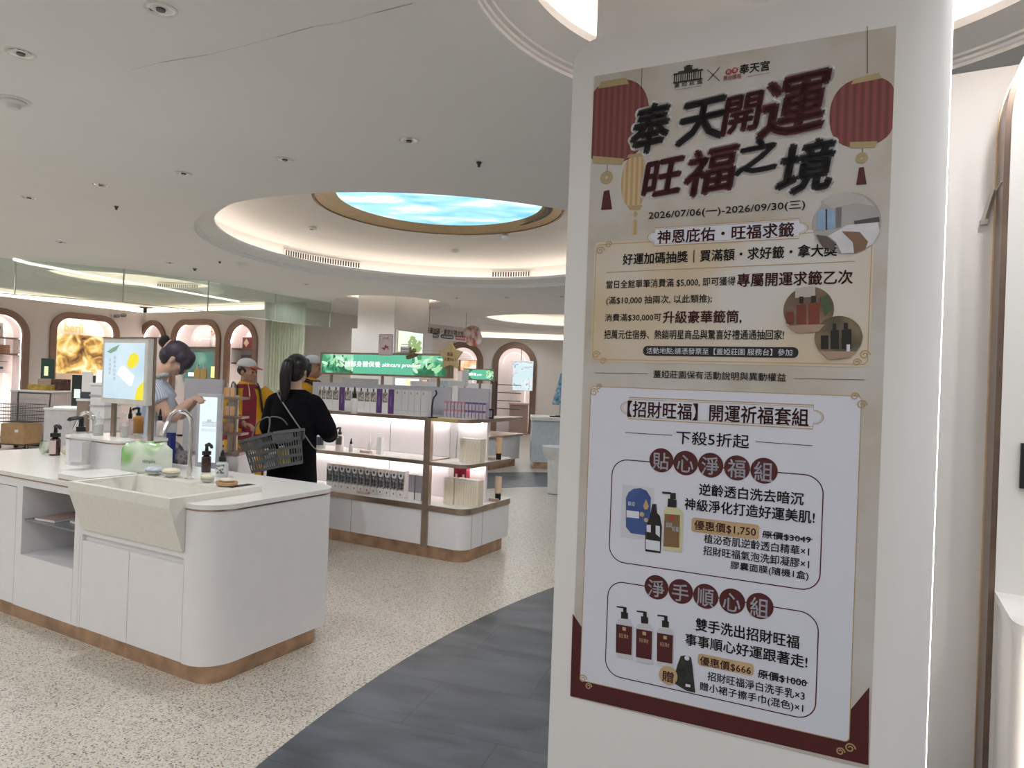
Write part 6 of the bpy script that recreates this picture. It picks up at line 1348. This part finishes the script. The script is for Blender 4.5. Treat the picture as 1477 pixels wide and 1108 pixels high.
def tracksuit_man(label, pos, yaw, hyaw, arms, s=1., holding=False):
    pt = thing('person', label, 'person', pos, yaw); pt.scale = (s, s, s)
    hc = Vector((0, .03, 1.56)); f = Vector((math.sin(hyaw), math.cos(hyaw), -.10))
    m = MB(); q = head_in(m, hc, f, (0, 0, 1), 1.0); limb(m, [(0, -.02, 1.38), (0, 0, 1.45), (0, .015, 1.51)], [.064, .058, .056])
    trunk(m, [((0, 0, .86), .155, .11, Xr, Yf), ((0, 0, 1.05), .15, .11, Xr, Yf), ((0, 0, 1.25), .17, .12, Xr, Yf), ((0, -.01, 1.36), .165, .095, Xr, Yf), ((0, -.01, 1.41), .075, .06, Xr, Yf)])
    for sh, el, wr in arms: limb(m, [sh, sh.lerp(el, .5), el, el.lerp(wr, .5), wr], [.056, .052, .044, .040, .028])
    for k, (sh, el, wr) in enumerate(arms): hand_in(m, wr, (wr-el).normalized()+Vector((0, .1, .1)), (0, .2, -1), .8, 1., 1 if k == 0 else -1)
    legs_in(m, .88, 1.65); b = m.build('body', SKIN2, pt); vox(b, .008)
    face_parts(pt, q); cap_on(pt, q)
    m = MB(); m.ell(q(0, -.03, .012), (.078, .088, .07), None, 18, 10); o = m.build('hair', HAIRB, pt); vox(o, .01, 2)
    m = MB(); trunk(m, [((0, 0, .84), .205, .155, Xr, Yf), ((0, 0, .95), .20, .15, Xr, Yf), ((0, 0, 1.12), .20, .155, Xr, Yf), ((0, 0, 1.28), .205, .15, Xr, Yf), ((0, -.005, 1.365), .175, .115, Xr, Yf), ((0, 0, 1.42), .085, .075, Xr, Yf), ((0, .005, 1.455), .072, .068, Xr, Yf)])
    for sh, el, wr in arms: limb(m, [Vector((sh.x*.85, sh.y, sh.z)), sh.lerp(el, .5), el, el.lerp(wr, .45), el.lerp(wr, .88)], [.085, .078, .070, .064, .058])
    o = m.build('yellow_jacket', YEL, pt); vox(o, .011, 9)
    def strip(name, mt, u0, u1, z0, z1, d=.008):
        """a band on the jacket front between two angles"""
        m = MB(); prof = ((.84, .205, .155), (.95, .20, .15), (1.12, .20, .155), (1.28, .205, .15), (1.365, .175, .115), (1.42, .085, .075), (1.455, .072, .068)); zs = [z0+(z1-z0)*i/14 for i in range(15)]; rs_ = []
        for z in zs:
            for (za, wa, da), (zb, wb, db) in zip(prof, prof[1:]):
                if za <= z <= zb: break
            t_ = min(max((z-za)/(zb-za), 0), 1); w_, d_ = wa+(wb-wa)*t_+d, da+(db-da)*t_+d
            n = max(6, int(abs(u1-u0)*8)); A = [Vector((w_*math.cos(u0+(u1-u0)*i/n), d_*math.sin(u0+(u1-u0)*i/n), z)) for i in range(n+1)]; B = [Vector(((w_-.02)*math.cos(u1+(u0-u1)*i/n), (d_-.02)*math.sin(u1+(u0-u1)*i/n), z)) for i in range(n+1)]
            rs_.append(A+B)
        m.rings(rs_); return m.build(name, mt, pt, smooth='auto')
    strip('front_stripe', MAR, 1.25, 1.95, .86, 1.40); strip('waist_band', MAR, -.2, PI+.2, .845, .90); strip('collar_band', MAR, .35, 2.8, 1.385, 1.425)
    strip('zip_line', mat('pale_zip', (.75, .55, .3), .5), 1.57, 1.62, 1.30, 1.44, .013)
    for k, (sh, el, wr) in enumerate(arms):
        m = MB(); a, b_ = el.lerp(wr, .62), el.lerp(wr, .92); m.tube([a, b_], [.068, .063], 14); m.build('maroon_cuff', MAR, pt, smooth='auto')
    for sx in (-1, 1):
        m = MB(); m.tube(spline([(sx*.115, -.14, 1.30), (sx*.12, -.06, 1.425), (sx*.115, .09, 1.38), (sx*.125, .145, 1.26), (sx*.15, .12, 1.13)]), .024, 8, flat=.4, up=(0, 1, 0)); m.build('backpack_strap', BLACK, pt, smooth=True)
    m = MB(); trunk(m, [((0, 0, .90), .18, .135, Xr, Yf), ((0, 0, .80), .19, .145, Xr, Yf)]); legs_in(m, .85, 1.65, rad=(.115, .105, .09, .085, .075)); o = m.build('yellow_trousers', YEL, pt); vox(o, .012, 3)
    for sx in (-1, 1): m = MB(); m.tube([(sx*.19, 0, .78), (sx*.195, .01, .5), (sx*.185, 0, .15)], .022, 8, flat=.6, up=(1, 0, 0)); m.build('side_stripe', MAR, pt, smooth=True)
    return pt, q
armsM = [(Vector((.175, 0, 1.35)), Vector((.225, .06, 1.10)), Vector((.06, .235, 1.05))), (Vector((-.175, 0, 1.35)), Vector((-.27, .15, 1.16)), Vector((-.20, .36, 1.20)))]
armsM = [(Vector((-.175, 0, 1.35)), Vector((-.225, .06, 1.10)), Vector((-.04, .235, 1.02))), (Vector((.175, 0, 1.35)), Vector((.34, .10, 1.25)), Vector((.38, .30, 1.16)))]
# the jacket front turns towards the viewer's right: yaw so that local +Y points to (-Y world, +X)
tm, q = tracksuit_man('man in a yellow and maroon tracksuit and white cap with red brim, facing right', Vector((WY(353, 600, 7.15).x, 7.15, 0)), PI+.62, -.72, [(Vector((.175, 0, 1.35)), Vector((.225, .06, 1.10)), Vector((.06, .24, 1.02))), (Vector((-.175, 0, 1.35)), Vector((-.30, .07, 1.22)), Vector((-.33, .28, 1.12)))], .985)
wv = Matrix.Translation(tm.location) @ Matrix.Rotation(PI+.62, 4, 'Z') @ Vector((-.335, .385, 1.10))
ph = thing('leaflet', 'grey folded leaflet held by the man in the yellow tracksuit', 'leaflet', wv, .2); m = MB(); m.box(-.05, .09, -.006, .006, -.16, .0); m.build('sheet', mat('grey_leaflet', (.42, .43, .45), .5), ph); m = MB(); m.box(-.04, .06, -.0075, -.0062, -.06, -.01); m.build('dark_picture', DKP, ph)
# 3. second capped person behind the woman in black
tracksuit_man('second person in yellow with white cap, mostly hidden behind the woman in black', Vector((WY(445, 600, 7.7).x, 7.7, 0)), PI*1.5-.1, -.0, [(Vector((.175, 0, 1.35)), Vector((.22, .02, 1.10)), Vector((.16, .2, .98))), (Vector((-.175, 0, 1.35)), Vector((-.22, .02, 1.10)), Vector((-.16, .2, .98)))], 1.03)

# 4. woman in the long black dress, seen from behind
pt = thing('person', 'woman with a black ponytail and long black dress, seen from behind', 'person', (WY(424, 600, 5.7).x, 5.7, 0), -.12)
hc = Vector((.01, .02, 1.555)); f = Vector((.12, 1, -.10))
m = MB(); q = head_in(m, hc, f, (0, 0, 1), 1.0); limb(m, [(0, 0, 1.38), (0, .0, 1.43), (0, .01, 1.50)], [.060, .052, .052])
trunk(m, [((0, 0, .86), .165, .12, Xr, Yf), ((0, 0, 1.05), .14, .10, Xr, Yf), ((0, 0, 1.22), .155, .11, Xr, Yf), ((0, 0, 1.345), .165, .085, Xr, Yf), ((0, 0, 1.40), .07, .055, Xr, Yf)])
AR = (Vector((.165, 0, 1.30)), Vector((.265, .06, 1.07)), Vector((.225, .25, .99))); AL = (Vector((-.165, 0, 1.30)), Vector((-.225, .03, 1.06)), Vector((-.19, .24, 1.12)))
for sh, el, wr in (AR, AL): limb(m, [sh, sh.lerp(el, .5), el, el.lerp(wr, .5), wr], [.044, .046, .040, .035, .025])
hand_in(m, AR[2], (-.15, .9, .1), (0, .2, -1), .5, .95, 1); hand_in(m, AL[2], (.2, .7, .4), (.6, .2, -.8), 1., .95, -1)
legs_in(m, .88, 1.6); b = m.build('body', SKIN, pt); vox(b, .0075); face_parts(pt, q)
m = MB(); m.ell(q(0, -.02, .04), (.091, .112, .098), None, 24, 14); m.ell(q(0, -.05, -.02), (.082, .075, .085), None, 18, 12)
for sx in (-1, 1): m.tube([q(sx*.075, .055, .06), q(sx*.086, .03, 0), q(sx*.083, .02, -.06)], [.022, .020, .008], 8)
m.ell(q(0, .06, .085), (.065, .04, .035)); o = m.build('hair', HAIRB, pt); vox(o, .008, 3)
m = MB(); limb(m, [q(0, -.115, .055), q(-.005, -.155, .03), q(-.012, -.155, -.06), q(-.022, -.13, -.17), q(-.03, -.12, -.25), q(-.035, -.118, -.30)], [.030, .044, .050, .044, .030, .008], 14); o = m.build('ponytail', HAIRB, pt); vox(o, .007, 2)
DRS = mat('black_dress_cloth', (.005, .005, .007), .95, var=.3, scale=5, bump=.3, bscale=14, spec=.15)
m = MB(); trunk(m, [((0, 0, .12), .25, .20, Xr, Yf), ((0, 0, .45), .225, .18, Xr, Yf), ((0, 0, .80), .20, .16, Xr, Yf), ((0, 0, 1.02), .195, .15, Xr, Yf), ((0, 0, 1.2), .195, .145, Xr, Yf), ((0, 0, 1.31), .195, .115, Xr, Yf), ((0, 0, 1.365), .145, .085, Xr, Yf), ((0, .0, 1.395), .085, .068, Xr, Yf)])
for sh, el, wr in (AR, AL): limb(m, [Vector((sh.x*.72, 0, sh.z-.01)), sh+Vector((sh.x*.02, 0, -.015)), sh.lerp(el, .35), sh.lerp(el, .75), el, el.lerp(wr, .45), el.lerp(wr, .82)], [.070, .074, .080, .084, .082, .074, .070])
o = m.build('black_dress', DRS, pt); vox(o, .01, 3)
m = MB(); m.tube(spline([(-.125, .02, 1.385), (-.11, -.085, 1.36), (.02, -.155, 1.22), (.15, -.135, 1.04), (.20, -.06, .93), (.205, .02, .90)]), .0055, 6); m.build('bag_strap', mat('grey_cord', (.30, .28, .26), .6), pt, smooth=True)
MW = Matrix.Translation(pt.location) @ Matrix.Rotation(-.12, 4, 'Z')
# shopping basket on her left arm
bk = thing('shopping_basket', 'grey plastic shopping basket hanging from the arm of the woman in black', 'basket', WY(399, 673, 5.30), .50); bk.rotation_euler = (math.radians(4), math.radians(-13), -.62)
def lattice(m, o, u, v, nu, nv, mu, mv, t):
    """a panel with slots: bars along u and v from corner o"""
    o, u, v = Vector(o), Vector(u), Vector(v); n = u.cross(v).normalized()*t
    def bar(a, b, wv_):
        m.rings([[a-wv_-n, a+wv_-n, a+wv_+n, a-wv_+n], [b-wv_-n, b+wv_-n, b+wv_+n, b-wv_+n]])
    for i in range(nu+1): p = o+u*(i/nu); bar(p, p+v, u.normalized()*mu)
    for j in range(nv+1): p = o+v*(j/nv); bar(p, p+u, v.normalized()*mv)
LB, WB, HB, ins = .42, .28, .26, .035      # local: corner at the origin, long side to -x, short side to +y
m = MB(); C0 = [(-LB+ins, ins, 0), (-ins*.0, ins, 0), (0, WB-ins, 0), (-LB+ins, WB-ins, 0)]; C1 = [(-LB, 0, HB), (.03, 0, HB), (.03, WB, HB), (-LB, WB, HB)]
for i in range(4):
    a, b, c = Vector(C0[i]), Vector(C0[(i+1) % 4]), Vector(C1[i]); d = Vector(C1[(i+1) % 4])
    lattice(m, a, b-a, (c+d)/2-(a+b)/2, 14 if i % 2 == 0 else 9, 4, .0042, .012, .002)
    lattice(m, c.lerp(a, .30), (d-c)*.55, (c-a)*.30, 4, 1, .02, .01, .0022)
m.rings([[Vector(p)+Vector((0, 0, z)) for p in C0] for z in (-.004, .004)]); m.build('slotted_shell', GREYPL, bk)
m = MB(); P = [Vector(p) for p in C1]; m.rings([[p+Vector((s_*.010 if p.x > 0 else -s_*.010, s_*.010 if p.y > .1 else -s_*.010, z)) for p in P] for s_, z in ((1, -.012), (1, .006), (-1, .006), (-1, -.012), (1, -.012))], cap=False); m.build('rim', GREYPL, bk)
for y in (.02, WB-.02): m = MB(); m.tube(spline([(-.30, y, HB-.01), (-.28, WB/2+(y-WB/2)*.5, HB+.11), (-.19, WB/2+(y-WB/2)*.2, HB+.15), (-.10, WB/2+(y-WB/2)*.5, HB+.11), (-.08, y, HB-.01)]), .006, 8); m.build('handle', GREYPL, bk, smooth=True)
for nm, lab, c, pos, sz, mt_ in (('packet', 'white and blue packet inside the shopping basket', 'packet', (-.18, .12, .006), (.12, .10, .10), mat('white_blue_packet', (.55, .57, .66), .4, var=.3, scale=18)), ('yellow_packet', 'yellow packet inside the shopping basket', 'packet', (-.06, .12, .006), (.07, .08, .13), mat('yellow_packet', (.55, .42, .12), .5))):
    t = thing(nm, lab, c, bk.matrix_basis @ Vector(pos)); t.rotation_euler = bk.rotation_euler; m = MB(); m.box(-sz[0]/2, sz[0]/2, -sz[1]/2, sz[1]/2, 0, sz[2], .004); m.build('wrapper', mt_, t); m = MB(); m.box(-sz[0]/2+.004, sz[0]/2-.004, -.004, .004, sz[2], sz[2]+.02); m.build('sealed_edge', CARD, t)
# 5. seated person in a dark cap at the left edge
sp = WY(6, 600, 12.75); pt = thing('person', 'seated person in a dark cap and grey-green top at the left edge, behind the cart', 'person', (sp.x-.05, 12.35, 0), PI/2+.35)
m = MB(); q = head_in(m, Vector((0, .04, 1.27)), Vector((0, 1, -.15)), (0, 0, 1)); limb(m, [(0, -.02, 1.09), (0, 0, 1.15), (0, .02, 1.22)], [.064, .058, .056])
trunk(m, [((0, 0, .46), .17, .13, Xr, Yf), ((0, 0, .7), .16, .12, Xr, Yf), ((0, 0, .95), .18, .12, Xr, Yf), ((0, -.01, 1.07), .17, .095, Xr, Yf), ((0, -.01, 1.12), .075, .06, Xr, Yf)])
SA_ = [(Vector((s*.18, 0, 1.06)), Vector((s*.23, .08, .80)), Vector((s*.14, .30, .78))) for s in (1, -1)]
for sh, el, wr in SA_: limb(m, [sh, sh.lerp(el, .5), el, el.lerp(wr, .5), wr], [.056, .052, .044, .04, .028])
for k, (sh, el, wr) in enumerate(SA_): hand_in(m, wr, (0, 1, 0), (0, 0, -1), .6, 1, 1 if k == 0 else -1)
for s in (-1, 1): limb(m, [(s*.10, 0, .50), (s*.11, .22, .51), (s*.11, .42, .48), (s*.11, .44, .25), (s*.11, .42, .07)], [.09, .08, .062, .055, .04]); m.tube([(s*.11, .38, .04), (s*.115, .5, .04), (s*.12, .62, .03)], [.04, .042, .028], 12)
b = m.build('body', SKIN2, pt); vox(b, .01); face_parts(pt, q)
m = MB(); n = 22; rs_ = [[q(.090*math.cos(a)*math.cos(2*PI*i/n), -.012+.112*math.cos(a)*math.sin(2*PI*i/n), .045+.092*math.sin(a)) for i in range(n)] for a in [PI/2*k/6 for k in range(7)]]; m.rings(rs_); m.build('dark_cap', mat('black_cap_cloth', (.02, .02, .024), .85), pt, smooth=True)
m = MB(); P = [q(.07*math.cos(PI*i/12), .08+.085*math.sin(PI*i/12), .05) for i in range(13)]; m.rings([P, [p+Vector((0, 0, .006)) for p in P]]); m.build('brim', MATS['black_cap_cloth'], pt)
m = MB(); trunk(m, [((0, 0, .50), .20, .16, Xr, Yf), ((0, 0, .75), .19, .15, Xr, Yf), ((0, 0, .98), .205, .145, Xr, Yf), ((0, -.005, 1.07), .175, .11, Xr, Yf), ((0, 0, 1.13), .08, .072, Xr, Yf)])
for sh, el, wr in SA_: limb(m, [Vector((sh.x*.85, sh.y, sh.z)), sh.lerp(el, .5), el, el.lerp(wr, .4)], [.08, .076, .066, .06])
o = m.build('grey_green_top', mat('grey_green_cloth', (.05, .065, .06), .9), pt); vox(o, .012, 3)
m = MB(); trunk(m, [((0, 0, .44), .19, .15, Xr, Yf), ((0, 0, .56), .19, .15, Xr, Yf)])
for s in (-1, 1): limb(m, [(s*.10, 0, .50), (s*.11, .22, .51), (s*.11, .43, .48), (s*.11, .44, .25), (s*.11, .42, .12)], [.11, .10, .08, .07, .06])
o = m.build('dark_trousers', mat('dark_trouser_cloth', (.07, .065, .06), .9), pt); vox(o, .012, 3)
st = thing('stool', 'low dark stool under the seated person at the left edge', 'stool', pt.location, PI/2+.35); m = MB(); m.lathe([(.18, .36), (.19, .37), (.19, .395), (.17, .40)], n=24); m.build('seat', BLACK, st, smooth='auto')
for k in range(4): a = PI/4+PI/2*k; m = MB(); m.tube([(.13*math.cos(a), .13*math.sin(a), .36), (.17*math.cos(a), .17*math.sin(a), .0)], .014, 8); m.build('leg', WIRE, st, smooth='auto')
